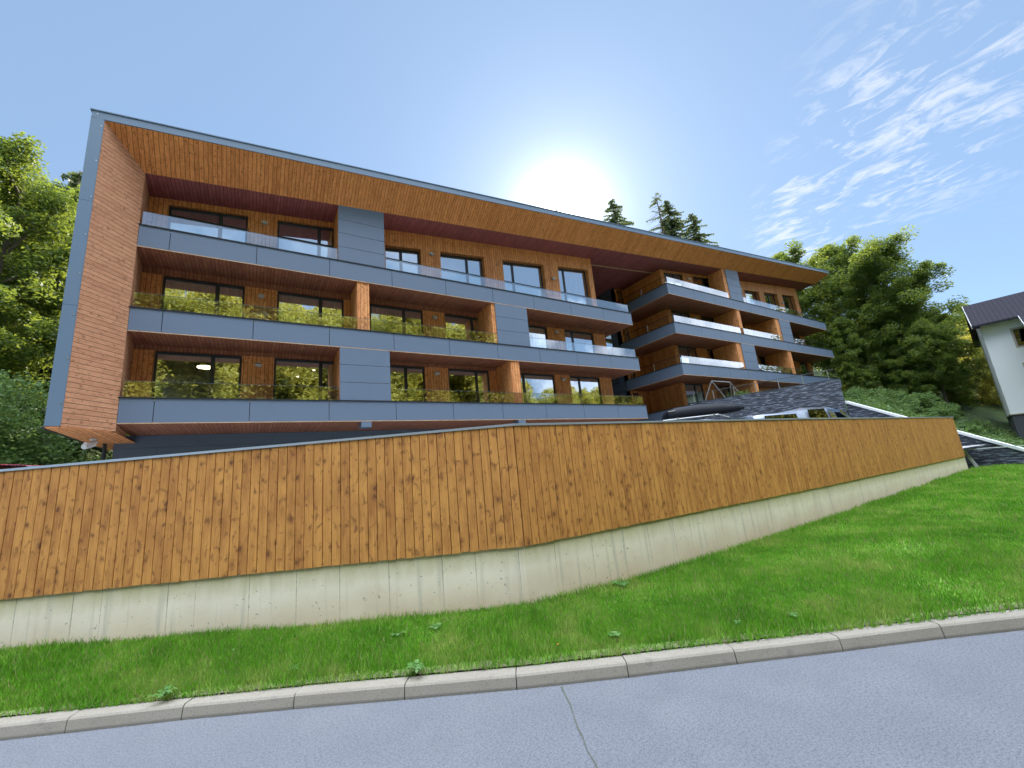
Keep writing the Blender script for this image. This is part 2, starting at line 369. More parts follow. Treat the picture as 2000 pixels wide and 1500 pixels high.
wdl = np.linalg.norm((Ak[si]+(Ak[si+1]-Ak[si])*sf)-(Bk[si]+(Bk[si+1]-Bk[si])*sf), axis=1)*T.ravel()
npmesh('lawn', LP, F, 4, LAWN, np.stack([wdl[F.ravel()], T.ravel()[F.ravel()]], 1), smooth=True, kind='structure')

# grass blades, denser near the road
def grass_mat():
    m = MT('grass_blade', .55, spec=.25); u, v = m.uv()
    p = m.n('ShaderNodeNewGeometry').outputs['Position']
    patch = m.noise(p, 1.3, 5, .68); fine = m.noise(p, 5.0, 3)
    c = m.ramp(m.math('ADD', m.math('MULTIPLY', patch, .75), m.math('MULTIPLY', fine, .25)), [(.36, (.10, .30, .014)), (.50, (.20, .46, .028)), (.66, (.47, .56, .13))])
    c = m.mix(m.math('MULTIPLY', u, .75), c, (.07, .18, .022))
    c = m.mix(m.math('GREATER_THAN', u, .90), c, (.33, .29, .13))
    m.base(c)
    tr = m.n('ShaderNodeBsdfTranslucent'); m.l(c, tr.inputs[0])
    mx = m.n('ShaderNodeMixShader'); mx.inputs[0].default_value = .35
    m.l(m.b.outputs[0], mx.inputs[1]); m.l(tr.outputs[0], mx.inputs[2]); m.l(mx.outputs[0], m.t.nodes['Material Output'].inputs[0])
    return m.m
def make_grass():
    N = 1500000
    s = rng.random(N)*(len(PK)-1-3)+2.0; t = rng.random(N)**1.0*1.03-.02
    i = np.clip(np.floor(s).astype(int), 0, len(PK)-2)
    A = np.array(PKin)[:, :2]; B = np.array(PW)[:, :2]
    seg = (np.linalg.norm(A[i+1]-A[i], axis=1)*(1-np.clip(t, 0, 1))+np.linalg.norm(B[i+1]-B[i], axis=1)*np.clip(t, 0, 1))
    f = s-i; wd = np.linalg.norm((A[i]+(A[i+1]-A[i])*f[:, None])-(B[i]+(B[i+1]-B[i])*f[:, None]), axis=1)
    area = seg*wd
    p = lawn_pt(s, t); dist = np.hypot(p[:, 0], p[:, 1])
    view = (p[:, 0] > -3.6) & (p[:, 0]*.84+p[:, 1]*.54 > 1.0)
    dens = np.clip(26000/np.maximum(dist, 2.2)**1.75, 90, 5200)
    dens = dens*(1+.9*np.sin(p[:, 0]*1.9+np.sin(p[:, 1]*2.3))*np.sin(p[:, 1]*2.1+p[:, 0]*.7)*.5); pr = area*dens; keep = view & (rng.random(N) < pr/np.percentile(pr[view], 99.9))
    # thin at the kerb edge: tufts and bare spots
    edge = np.clip(t*wd, 0, None); bare = .5+.5*np.sin(p[:, 0]*3.1+1)*np.sin(p[:, 1]*2.7+p[:, 0])
    keep &= ~((edge < .10) & (rng.random(N) < .55+.3*bare))
    p, dist, tt = p[keep], dist[keep], t[keep]; n = len(p)
    # taller fringe along the concrete
    h = (.018+.055*rng.random(n)**1.6)*(1+.35*np.sin(p[:, 0]*2.2)*np.sin(p[:, 1]*3.0)) * np.where(tt > .96, 1.5, 1.0)
    h *= 1+np.clip(dist-6, 0, 20)*.02
    wdt = .0022+.0009*dist*(.6+.8*rng.random(n))*.55
    a = rng.random(n)*2*np.pi; lean = (rng.random((n, 2))-.5)*1.2*h[:, None]
    dx, dy = np.cos(a)*wdt, np.sin(a)*wdt
    v = np.zeros((n, 3, 3))
    v[:, 0] = p+np.stack([-dx, -dy, -.004+0*dx], 1); v[:, 1] = p+np.stack([dx, dy, -.004+0*dx], 1)
    v[:, 2] = p+np.stack([lean[:, 0], lean[:, 1], h], 1)
    uv = np.zeros((n, 3, 2)); uv[:, :, 0] = rng.random(n)[:, None]; uv[:, 2, 1] = 1
    print('grass blades', n)
    npmesh('grass', v.reshape(-1, 3), np.arange(n*3).reshape(n, 3), 3, grass_mat(), uv.reshape(-1, 2),
           kind='stuff', label='short bright green grass growing on the verge between kerb and wooden wall', category='grass')
make_grass()

# road, kerb
m = MT('asphalt', .85, spec=.3); o_ = m.obj()
big = m.noise(o_, .55, 4, .6); med = m.noise(o_, 9, 4, .65); sp = m.noise(o_, 120, 3, .7)
c = m.mix(big, (.125, .135, .155), (.20, .21, .235))
c = m.mix(m.math('MULTIPLY', med, .45), c, (.22, .22, .235))
c = m.mix(m.ramp(sp, [(.38, (.8, .8, .8)), (.48, (0, 0, 0))]), c, (.085, .09, .10))
c = m.mix(m.ramp(sp, [(.60, (0, 0, 0)), (.68, (.6, .6, .6))]), c, (.36, .36, .36))
sm_ = m.noise(o_, 1.4, 3, .5); c = m.mix(m.ramp(sm_, [(.5, (0, 0, 0)), (.7, (.2, .2, .2))]), c, (.25, .245, .25)); c = m.mix(m.ramp(m.noise(o_, 2.6, 5, .65, .8), [(.5, (0, 0, 0)), (.8, (.3, .3, .3))]), c, (.10, .105, .12)); c = m.mix(m.ramp(m.noise(o_, 55, 3, .7), [(.42, (.55, .55, .55)), (.52, (0, 0, 0))]), c, (.09, .095, .105))
m.base(c); m.bump(m.math('ADD', m.noise(o_, 150, 3), m.math('MULTIPLY', med, .3)), .6, .006)
ASPHALT = m.m
mb = MB(); mb.poly([(-400, -400, 0), (400, -400, 0), (400, 120, 0), (-400, 120, 0)]); 
m = MT('meadow', .9); o_ = m.obj()
m.base(m.ramp(m.noise(o_, .3, 6, .6), [(.3, (.08, .12, .03)), (.7, (.19, .22, .08))]))
MEADOW = m.m
# road sheet: everything on the camera side of the kerb line
mb = MB()
for i in range(len(KERB)-1):
    a, b = KERB[i], KERB[i+1]
    mb.poly([(a[0], a[1], 0), (a[0]-8.5, a[1]-14, 0), (b[0]-8.5, b[1]-14, 0), (b[0], b[1], 0)])
mb.build('road', ASPHALT, kind='structure')
mb = MB(); mb.poly([(-400, -400, -.05), (400, -400, -.05), (400, 400, -.05), (-400, 400, -.05)])
mb.build('ground', MEADOW, kind='structure')
# crack across the asphalt
m = MT('crack_dirt', .95); m.base(m.mix(m.noise(m.obj(), 30, 4), (.05, .055, .045), (.15, .15, .12))); CRACK = m.m
mb = MB(); pts = [(2.20, 3.13), (2.14, 3.0), (2.08, 2.86), (2.03, 2.78), (1.94, 2.62), (1.90, 2.52), (1.83, 2.40), (1.79, 2.28), (1.70, 2.12), (1.66, 1.95), (1.52, 1.7)]
for i in range(len(pts)-1):
    (x0, y0), (x1, y1) = pts[i], pts[i+1]; w0, w1 = (.012 if i == 0 else .0035+.003*abs(math.sin(i*2.1))), .0035+.003*abs(math.sin((i+1)*2.1))
    mb.poly([(x0-w0, y0, .004), (x1-w1, y1, .004), (x1+w1, y1, .004), (x0+w0, y0, .004)])
mb.build('road_crack', CRACK, kind='structure')
# kerb of separate one-metre stones with open joints
m = MT('kerb_concrete', .85, spec=.3); o_ = m.obj()
n_ = m.noise(o_, 2.5, 5, .65); f_ = m.noise(o_, 90, 3, .6)
c = m.mix(n_, (.245, .212, .165), (.34, .305, .25)); c = m.mix(m.ramp(f_, [(.34, (.6, .6, .6)), (.44, (0, 0, 0))]), c, (.13, .12, .10))
c = m.mix(m.ramp(m.noise(o_, 6, 3), [(.62, (0, 0, 0)), (.75, (.6, .6, .6))]), c, (.17, .15, .13))
geo = m.n('ShaderNodeSeparateXYZ'); m.l(o_, geo.inputs[0])
c = m.mix(m.ramp(geo.outputs[2], [(.0, (.7, .7, .7)), (.03, (0, 0, 0))]), c, (.15, .145, .12))
m.base(c); m.bump(m.noise(o_, 110, 3), .5, .004); KERBM = m.m
def polylen(P):
    s = [0]
    for a, b in zip(P, P[1:]): s.append(s[-1]+math.dist(a, b))
    return s
ks = polylen(KERB); s0 = ks[3]
def kpt(s):
    for i in range(len(KERB)-1):
        if s <= ks[i+1] or i == len(KERB)-2:
            f = (s-ks[i])/(ks[i+1]-ks[i]); a, b = KERB[i], KERB[i+1]
            d = Vector((b[0]-a[0], b[1]-a[1])).normalized(); return Vector((a[0]+d.x*f*(ks[i+1]-ks[i]), a[1]+d.y*f*(ks[i+1]-ks[i]))), Vector((-d.y, d.x))
mb = MB(); ln = .925
joint0 = s0+math.dist((-1.65, 5.58), (-1.21, 5.33))
k = -16
while True:
    a = joint0+k*ln; b = a+ln-.008; k += 1
    if a < 0: continue
    if b > ks[-1]: break
    (pa, na), (pb, nb) = kpt(a), kpt(b); hz = .106+random.uniform(-.003, .003); of = random.uniform(-.003, .003)
    def prof(p, n): return [(p.x+n.x*(o+of), p.y+n.y*(o+of), z) for o, z in ((0, -.1), (.0, .02), (.012, hz-.018), (.024, hz-.004), (.034, hz), (.148, hz), (.15, hz-.004), (.15, -.1))]
    mb.prism(prof(pa, na), prof(pb, nb))
mb.build('kerb', KERBM, kind='structure')

# parking deck behind the wooden wall, hill behind the building
m = MT('parking_asphalt', .9); m.base(m.mix(m.noise(m.obj(), 3, 5), (.30, .30, .30), (.38, .38, .37))); PARK = m.m
mb = MB(); mb.poly([(-25, 18.2, 1.15), (-8, 10.8, 1.15), (2.85, 4.62, 1.15), (27.2, 4.7, 1.15), (27.2, 30, 1.15), (-25, 30, 1.15)]); mb.build('parking_ground', PARK, kind='structure')
def hill_z(x, y):
    h = 1.1+np.clip((y-24+.10*x)/26, 0, 1)**1.3*10+np.clip((y-42+.12*x)/38, 0, 1)*22
    h = np.where(x < -5, np.maximum(h, 1.1+np.clip((-x-6)/18, 0, 1)*2.2+np.clip((y-19)/24, 0, 1)*4), h)
    wz_ = np.interp(y, [-20, 2.2, 3.4, 9.4, 13, 30], [.02, .04, .30, 3.5, 4.5, 8]); e = np.clip((x-28)/12, 0, 1); he = np.interp(y, [-40, 0, 4, 7, 9.4, 13, 42], [-.1, 0, .1, .75, 2.3, 3.7, 12.5])
    he = wz_*(1-e)+he*e; he = he+np.clip((x-56)/50, 0, 1)*14+np.clip((x-52)/6, 0, 1)*np.clip((y-4)/6, 0, 1)*1.5
    h = np.where(x > 27.5, np.where(y > 22, np.maximum(h, he), he), h)
    return h+.2*np.sin(x*.33+1)*np.cos(y*.27)*np.clip((x-28)/6, 0, 1)*(x > 27) + np.where(x < 27, .2*np.sin(x*.33+1)*np.cos(y*.27), 0)
gx, gy = np.arange(-89.4, 160.1, 1.5), np.arange(-40, 150.1, 1.5)
X, Y = np.meshgrid(gx, gy, indexing='ij'); Z = hill_z(X, Y)
ok = ((X > 27.5) & (Y > -12)) | (Y > 21) | (X > 50) 
vis = ok
idx = np.arange(X.size).reshape(X.shape)
Fm = np.stack([idx[:-1, :-1], idx[1:, :-1], idx[1:, 1:], idx[:-1, 1:]], -1)
okc = vis[:-1, :-1] & vis[1:, :-1] & vis[1:, 1:] & vis[:-1, 1:]
m = MT('wood_floor', .95); o_ = m.obj()
m.base(m.ramp(m.noise(o_, .8, 6, .65), [(.3, (.025, .04, .012)), (.55, (.05, .085, .02)), (.75, (.09, .12, .035))])); BANK = m.m
npmesh('hillside', np.stack([X, Y, Z], -1).reshape(-1, 3), Fm[okc].reshape(-1, 4), 4, BANK, smooth=True, kind='structure')

# ------------------------------------------------------------------ wooden boundary wall
FL = [(-9.5, 11.55), (2.77, 4.40)]   # outer face, left run
FR = [(2.77, 4.40), (4.24, 4.37), (10.0, 4.28), (15.2, 4.36), (22.05, 4.47)]
fence = thing('wooden_wall', 'long wall of upright golden brown boards on a concrete base, bending mid way', 'fence', (2.77, 4.4, 0))
def shift(o):
    pass
def fpath(P):
    s = polylen(P)
    def at(t):
        for i in range(len(P)-1):
            if t <= s[i+1] or i == len(P)-2:
                a, b = Vector(P[i]), Vector(P[i+1]); d = (b-a).normalized(); return a+d*(t-s[i]), d
    return s[-1], at
mb = MB(); bi = 0; BW = .107
for P in (FL, FR):
    L, at = fpath(P); n = int(round(L/BW)); w = L/n
    for k in range(n):
        a, d = at(k*w+.003); b, _ = at((k+1)*w-.003); nn = Vector((d.y, -d.x))   # towards the road
        th = .020+random.uniform(-.0025, .0025); zb = .885+random.uniform(-.004, .004); u0_ = bi*BW; bi += 1
        tilt = random.uniform(-.0015, .0015)
        A0, B0 = a+nn*th, b+nn*(th+tilt); C0, D0 = b, a
        def P3(p, z): return (p.x-2.77, p.y-4.4, z)
        z1 = 2.31
        r = .0035
        a2, b2 = a+d*r+nn*th, b-d*r+nn*(th+tilt); a1, b1 = a+nn*(th-r), b+nn*(th+tilt-r)
        for (p, q, ua, ub) in ((D0, a1, .02, .03), (a1, a2, .03, .05), (a2, b2, .05, .95), (b2, b1, .95, .97), (b1, C0, .97, .98)):
            mb.poly([P3(p, zb), P3(q, zb), P3(q, z1), P3(p, z1)], [(u0_+ua*BW, zb), (u0_+ub*BW, zb), (u0_+ub*BW, z1), (u0_+ua*BW, z1)])
        mb.poly([P3(D0, zb), P3(C0, zb), P3(b2, zb), P3(a2, zb)], [(u0_, zb), (u0_+BW*.9, zb), (u0_+BW*.9, zb+.02), (u0_, zb+.02)])
mb.build('board_cladding', FENCE_W, fence)
def wallstrip(P, o0, o1, z0, z1, mb, uoff=0):
    """solid strip following path P from offset o0 (front, towards road) to o1"""
    n = len(P); dirs = []
    for i in range(n):
        a = Vector(P[max(i-1, 0)]); b = Vector(P[min(i+1, n-1)])
        if 0 < i < n-1:
            d1 = (Vector(P[i])-Vector(P[i-1])).normalized(); d2 = (Vector(P[i+1])-Vector(P[i])).normalized(); d = (d1+d2).normalized(); k = 1/max(.3, d.dot(d1))
        else: d = (b-a).normalized(); k = 1
        dirs.append(Vector((d.y, -d.x))*k)
    s = polylen(P)
    fr = [Vector(p)+n_*o0 for p, n_ in zip(P, dirs)]; bk = [Vector(p)+n_*o1 for p, n_ in zip(P, dirs)]
    Q = lambda p, z: (p.x-2.77, p.y-4.4, z)
    for i in range(n-1):
        u0, u1 = s[i]+uoff, s[i+1]+uoff
        Z0 = z0 if not callable(z0) else z0
        mb.poly([Q(fr[i], z0), Q(fr[i+1], z0), Q(fr[i+1], z1), Q(fr[i], z1)], [(u0, z0), (u1, z0), (u1, z1), (u0, z1)])
        mb.poly([Q(bk[i+1], z0), Q(bk[i], z0), Q(bk[i], z1), Q(bk[i+1], z1)], [(u1, z0), (u0, z0), (u0, z1), (u1, z1)])
        mb.poly([Q(fr[i], z1), Q(fr[i+1], z1), Q(bk[i+1], z1), Q(bk[i], z1)], [(u0, z1), (u1, z1), (u1, z1+.2), (u0, z1+.2)])
        mb.poly([Q(bk[i], z0), Q(bk[i+1], z0), Q(fr[i+1], z0), Q(fr[i], z0)], [(u0, z0)]*4)
    for i in (0, n-1): mb.poly([Q(fr[i], z0), Q(bk[i], z0), Q(bk[i], z1), Q(fr[i], z1)], [(s[i]+uoff, z0), (s[i]+uoff+.2, z0), (s[i]+uoff+.2, z1), (s[i]+uoff, z1)])
FP = FL+FR[1:]
mb = MB(); wallstrip(FP, -.002, -.06, .93, 2.309, mb); mb.build('backing_board', BACK, fence)
FPc = FP[:-1]+[(22.02, 4.47)]
mb = MB(); wallstrip(FPc, -.065, -.24, -.1, 2.305, mb)
wallstrip(FPc, .004-.008, -.064, -.1, .925, mb)
m = MT('board_marked_concrete', .8, spec=.3); u, v = m.uv(); o_ = m.obj()
q = m.math('DIVIDE', m.math('ADD', u, .11), .52); idn = m.math('FLOOR', q); wn = m.n('ShaderNodeTexWhiteNoise', noise_dimensions='1D'); m.l(idn, wn.inputs['W'])
jx = m.math('ABSOLUTE', m.math('SUBTRACT', m.math('SUBTRACT', q, idn), m.math('ADD', m.math('MULTIPLY', wn.outputs['Value'], .5), .25)))
jx = m.math('ADD', jx, m.math('MULTIPLY', m.math('SUBTRACT', m.noise(m.vec(u, m.math('MULTIPLY', v, 6.0)), 3, 3), .5), .015))
jl = m.math('SUBTRACT', 1.0, m.math('DIVIDE', jx, m.math('ADD', m.math('MULTIPLY', wn.outputs['Value'], .012), .008)), clamp=True)
fade = m.ramp(m.math('ADD', v, m.math('MULTIPLY', m.noise(m.vec(u, 0), 5, 2), .5)), [(.45, (.15, .15, .15)), (.95, (1, 1, 1))])
c = m.mix(m.noise(o_, 1.7, 5, .6), (.82, .73, .57), (.70, .61, .465))
soil = m.ramp(m.math('ADD', v, m.math('MULTIPLY', m.math('SUBTRACT', m.noise(m.vec(u, v), 2.2, 4), .5), .5)), [(.22, (1, 1, 1)), (.62, (0, 0, 0))])
c = m.mix(m.math('MULTIPLY', soil, .72), c, (.56, .40, .26))
alg = m.ramp(m.math('ADD', v, m.math('MULTIPLY', m.math('SUBTRACT', m.noise(m.vec(m.math('MULTIPLY', u, 3.0), v), 3, 4), .5), .22)), [(.64, (0, 0, 0)), (.92, (1, 1, 1))])
c = m.mix(m.math('MULTIPLY', alg, .8), c, (.36, .335, .11))
c = m.mix(m.math('MULTIPLY', m.math('MULTIPLY', jl, fade), .8), c, (.17, .165, .14))
pores = m.ramp(m.noise(o_, 26, 2, .5), [(.27, (1, 1, 1)), (.31, (0, 0, 0))])
c = m.mix(m.math('MULTIPLY', pores, .7), c, (.18, .17, .15))
strk = m.ramp(m.noise(m.vec(m.math('MULTIPLY', u, 14.0), m.math('MULTIPLY', v, .6)), 1.0, 4), [(.55, (0, 0, 0)), (.75, (.5, .5, .5))])
c = m.mix(strk, c, (.36, .34, .27))
m.base(c); m.bump(m.math('ADD', m.noise(o_, 60, 4, .6), m.math('MULTIPLY', jl, -1.0)), .35, .006)
mb.build('concrete_base', m.m, fence)
mb = MB(); wallstrip(FP[:-1]+[(22.09, 4.47)], .034, -.26, 2.312, 2.340, mb)
mb.build('metal_coping', COPING, fence)

exec_parts = True
# ------------------------------------------------------------------ apartment building
Y0, YB, YT = 16.86, 18.9, 18.2     # facade plane, back wall of balconies, back wall of the top storey
BLD = thing('apartment_building', 'long grey and timber clad apartment block under one slanted wooden roof frame', 'building', (0, 0, 0))
zF = lambda x: 14.22+.0950*(x+4.72)      # top of the front roof edge
zS = lambda x: 13.18+.0977*(x+3.55)      # fold and soffit
YF = 15.7
LFT = dict(x0=-3.55, x1=20.30); RGT = dict(x0=24.55, x1=49.4)
JL = [-3.55]+[-2.71+2.567*k for k in range(9)]+[20.30]
JR = [24.55]+[27.6+2.567*k for k in range(9)]
JR = [x for x in JR if x < 48.6]+[49.4]
LEV_L = [11.17, 8.17, 5.17]; LEV_R = [14.05, 11.11, 8.13]; HB = .82
def panels_x(mb, xs, z0, z1, y=Y0, g=.02, th=.03):
    for a, b in zip(xs, xs[1:]): mb.box(a+g/2, b-g/2, y, y+th, z0, z1)
def slab(xs, zt, back, xend_side=None, sidey=None):
    x0, x1 = xs[0], xs[-1]; zb = zt-HB
    mb = MB(); panels_x(mb, xs, zb+.025, zt-.02)
    if sidey:   # left flank of the right block
        for a, b in ((Y0+.031, Y0+2.4), (Y0+2.41, sidey)): mb.box(x0, x0+.03, a, b, zb+.025, zt-.02)
    else: pass
    if x1 < 30: mb.box(x1-.03, x1, Y0+.031, back, zb+.025, zt-.02)
    mb.build('balcony_fascia', PANEL, BLD)
    mb = MB(); mb.box(x0-.03, x1+.05, Y0-.035, Y0+.12, zt-.019, zt+.015)
    if sidey: mb.box(x0-.03, x0+.12, Y0+.121, sidey, zt-.019, zt+.015)
    mb.build('fascia_coping', DARKMETAL, BLD)
    mb = MB(); mb.box(x0+.031, x1-.031, Y0+.031, back, zb+.06, zt-.10); mb.build('balcony_slab', BACK, BLD)
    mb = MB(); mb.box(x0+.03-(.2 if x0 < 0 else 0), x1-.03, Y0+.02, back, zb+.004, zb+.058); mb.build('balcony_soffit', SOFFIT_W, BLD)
    mb = MB(); mb.box(x0-.004, x1+.004, Y0-.006, Y0+.019, zb-.004, zb+.023)
    if sidey: mb.box(x0-.006, x0+.02, Y0+.02, sidey, zb-.004, zb+.023)
    mb.build('soffit_trim', TRIM_W, BLD)
for z in LEV_L: slab(JL, z, 25.0)
for z in LEV_R: slab(JR, z, 25.0, sidey=21.9)
slab([24.4, 27.6, 30.17, 32.73, 35.3, 37.87, 40.4], 5.2, 25.0, sidey=21.9)

def window(x0, x1, z0, zt0, zt1, muls, y, trans=None, par=None, fr=.075):
    """window frame with sloping head; panes are children"""
    zh = lambda x: zt0+(zt1-zt0)*(x-x0)/(x1-x0)
    mb = MB(); d0, d1 = y-.02, y+.06
    def bar(xa, xb, za0, za1, zb0, zb1):   # quad bar: left bottom/top, right bottom/top
        A = [(xa, d0, za0), (xb, d0, zb0), (xb, d0, zb1), (xa, d0, za1)]; B = [(p[0], d1, p[2]) for p in A]; mb.prism(A, B)
    bar(x0, x0+fr, z0, zh(x0), z0, zh(x0+fr)); bar(x1-fr, x1, z0, zh(x1-fr), z0, zh(x1))
    bar(x0+fr, x1-fr, z0, z0+fr, z0, z0+fr); bar(x0+fr, x1-fr, zh(x0+fr)-fr*1.3, zh(x0+fr), zh(x1-fr)-fr*1.3, zh(x1-fr))
    for mx in muls: bar(mx-.07, mx+.07, z0+fr, zh(mx-.07)-fr, z0+fr, zh(mx+.07)-fr)
    xs = [x0+fr]+[q for mx in muls for q in (mx-.07, mx+.07)]+[x1-fr]
    cells = list(zip(xs[0::2], xs[1::2]))
    if trans:
        for a, b in cells: bar(a, b, trans-.05, trans+.05, trans-.05, trans+.05)
    o = mb.build('window', FRAME, par or BLD)
    for a, b in cells:
        rows = [(z0+fr, trans-.05, trans-.05), (trans+.05, zh(a)-fr*1.3, zh(b)-fr*1.3)] if trans else [(z0+fr, zh(a)-fr*1.3, zh(b)-fr*1.3)]
        for za, zb_, zc in rows:
            mb = MB(); A = [(a, y+.015, za), (b, y+.015, za), (b, y+.015, zc), (a, y+.015, zb_)]
            mb.prism(A, [(p[0], y+.03, p[2]) for p in A]); mb.build('pane', PANE, o)
    return o
def piers(spans, z0, z1f, y, mat=WALL_W, depth=.25):
    """wooden wall pieces between windows"""
    for a, b in spans:
        mb = MB(); za, zb_ = (z1f(a), z1f(b)) if callable(z1f) else (z1f, z1f)
        A = [(a, y, z0), (b, y, z0), (b, y, zb_), (a, y, za)]; mb.prism(A, [(p[0], y+depth, p[2]) for p in A])
        mb.build('wall_pier', mat, BLD)
def wall_front(x0, x1, z0, topf, y, opens, mat=WALL_W, depth=.3):
    """wall with openings (xa, xb, za, zt0, zt1) cut out, one mesh, jambs shown by thickness"""
    mb = MB()
    def pc(xa, xb, za0, za1, zb0, zb1):
        A = [(xa, y, za0), (xb, y, zb0), (xb, y, zb1), (xa, y, za1)]; B = [(p[0], y+depth, p[2]) for p in A]
        if xb-xa > .01 and (za1-za0 > .005 or zb1-zb0 > .005): mb.prism(A, B)
    x = x0
    for (a, b, za, t0, t1) in opens:
        if a > x: pc(x, a, z0, topf(x), z0, topf(a))
        pc(a, b, t0, topf(a), t1, topf(b))
        if za > z0+.01: pc(a, b, z0, za, z0, za)
        x = b
    if x < x1: pc(x, x1, z0, topf(x), z0, topf(x1))
    return mb.build('timber_wall', mat, BLD)
def lamp(x, y, z):
    mb = MB(); mb.box(x-.07, x+.07, y-.03, y-.001, z-.09, z+.09)
    A = [(x-.11, y-.17, z-.02), (x+.11, y-.17, z-.02), (x+.11, y-.15, z-.10), (x-.11, y-.15, z-.10)]; B = [(x-.11, y-.031, z+.06), (x+.11, y-.031, z+.06), (x+.11, y-.031, z-.05), (x-.11, y-.031, z-.05)]
    mb.prism(A, B); mb.build('wall_lamp', PLASTIC, BLD)

# --- left block, top storey (sloping heads follow the roof)
zl = 11.05
wall_front(-3.66, 4.7, zl, lambda x: zS(x)+.02, YT+.03, [(-3.06, -.51, zl, zS(-3.06)-.24, zS(-.51)-.24), (.56, 3.05, zl, zS(.56)-.24, zS(3.05)-.24)])
window(-3.06, -.51, zl, zS(-3.06)-.24, zS(-.51)-.24, [-1.43], YT+.17, 12.62)
window(.56, 3.05, zl, zS(.56)-.24, zS(3.05)-.24, [2.2], YT+.17, 12.62)
opn = [(5.10, 6.89, zl, 13.17, 13.36), (7.95, 10.54, zl, 13.47, 13.72), (11.76, 14.69, zl, 13.82, 14.12), (15.81, 18.35, zl, 14.24, 14.5)]
wall_front(4.7, 18.76, zl, lambda x: zS(x)+.02, YT-.03, opn, depth=.40)
for (a, b, z0, t0, t1), mx in zip(opn, (5.93, 9.58, 12.55, 16.42)): window(a, b, z0, t0, t1, [mx], YT+.24, 12.62)
mb = MB(); A = [(18.46, YT+.371, zl), (18.76, YT+.371, zl), (18.76, YT+.371, zS(18.76)), (18.46, YT+.371, zS(18.46))]; mb.prism(A, [(p[0], 25, p[2]) for p in A]); mb.build('end_wall', WALL_W, BLD)
# --- left block, middle storey
z0, z1 = 8.05, 10.36
WL2 = [(-3.14, -.51, [-1.43]), (.65, 3.33, [2.36]), (4.49, 7.12, [6.15]), (8.30, 10.86, [9.92]), (12.3, 14.97, [13.2]), (16.33, 18.78, [17.02])]
WL3 = [(-3.16, -.49, [-1.43]), (.62, 3.30, [2.39]), (5.0, 7.08, [6.14]), (8.31, 10.70, [9.95]), (12.2, 15.13, [12.95]), (16.30, 18.78, [17.1])]
def row(Ws, z0, z1, xa, xb, y=YB):
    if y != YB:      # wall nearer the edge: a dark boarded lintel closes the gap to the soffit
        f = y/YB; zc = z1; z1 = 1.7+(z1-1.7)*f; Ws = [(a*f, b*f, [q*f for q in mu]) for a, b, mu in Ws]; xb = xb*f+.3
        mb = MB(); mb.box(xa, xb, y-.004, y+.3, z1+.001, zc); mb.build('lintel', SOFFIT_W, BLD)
    x = xa
    for a, b, mu in Ws:
        if a-x > .05: piers([(x, a)], z0, z1, y)
        window(a, b, z0, z1-.01, z1-.01, mu, y+.10); x = b
    if xb-x > .05: piers([(x, xb)], z0, z1, y)
YW = 18.35
row(WL2, 8.05, 10.36, -3.72, 19.5, YW); row(WL3, 5.05, 7.36, -3.72, 19.5, YW)
for z0, z1 in ((8.05, 10.36), (5.05, 7.36)):
    mb = MB(); mb.box(18.93, 19.23, YW+.251, 25, z0, z1); mb.build('end_wall', WALL_W, BLD)
# --- grey columns with stacked panels and the timber walls behind them
def column(x0, x1, z0, z1f, n, back, wstrip=0.0):
    zt = z1f if not callable(z1f) else min(z1f(x0), z1f(x1))
    mb = MB(); hs = [z0+(zt-z0)*k/n for k in range(n+1)]
    for k in range(n):
        a, b = hs[k]+.008, hs[k+1]-.008
        if callable(z1f) and k == n-1:
            A = [(x0, Y0, a), (x1, Y0, a), (x1, Y0, z1f(x1)), (x0, Y0, z1f(x0))]; mb.prism(A, [(p[0], Y0+.03, p[2]) for p in A])
        else: mb.box(x0, x1, Y0, Y0+.03, a, b)
    mb.build('grey_column', PANEL, BLD)
    top = (lambda x: z1f(x)+.02) if callable(z1f) else (lambda x: z1f)
    mb = MB(); xa = x0-wstrip+.02
    A = [(xa, Y0+(.035 if wstrip < .05 else .06), z0-.1), (x1-.02, Y0+.035, z0-.1), (x1-.02, Y0+.035, top(x1)), (xa, Y0+(.035 if wstrip < .05 else .06), top(xa))]
    B = [(p[0], back, p[2]) for p in A]; mb.prism(A, B); mb.build('party_wall', WALL_W, BLD)
column(2.76, 4.70, 11.19, zS, 4, YT-.035)
column(10.20, 12.14, 8.19, 10.37, 3, YB-.003, .22)
column(2.81, 4.79, 5.19, 7.37, 3, YB-.003)
def divider(x0, x1, z0, z1, back=YB-.003):
    mb = MB(); mb.box(x0, x1, Y0+.05, back, z0, z1); mb.build('divider_wall', WALL_W, BLD)
divider(3.51, 4.0, 8.05, 10.36); divider(10.84, 11.36, 5.05, 7.36)
for x, y, z in ((.08, YT+.03, 13.05), (.07, YW, 9.76), (.07, YW, 6.86), (7.43, YT-.03, 13.2), (7.5, YW, 9.8), (7.45, YW, 6.9), (15.3, YT-.03, 13.3), (15.2, YW, 9.85), (15.25, YW, 6.95)): lamp(x, y, z)
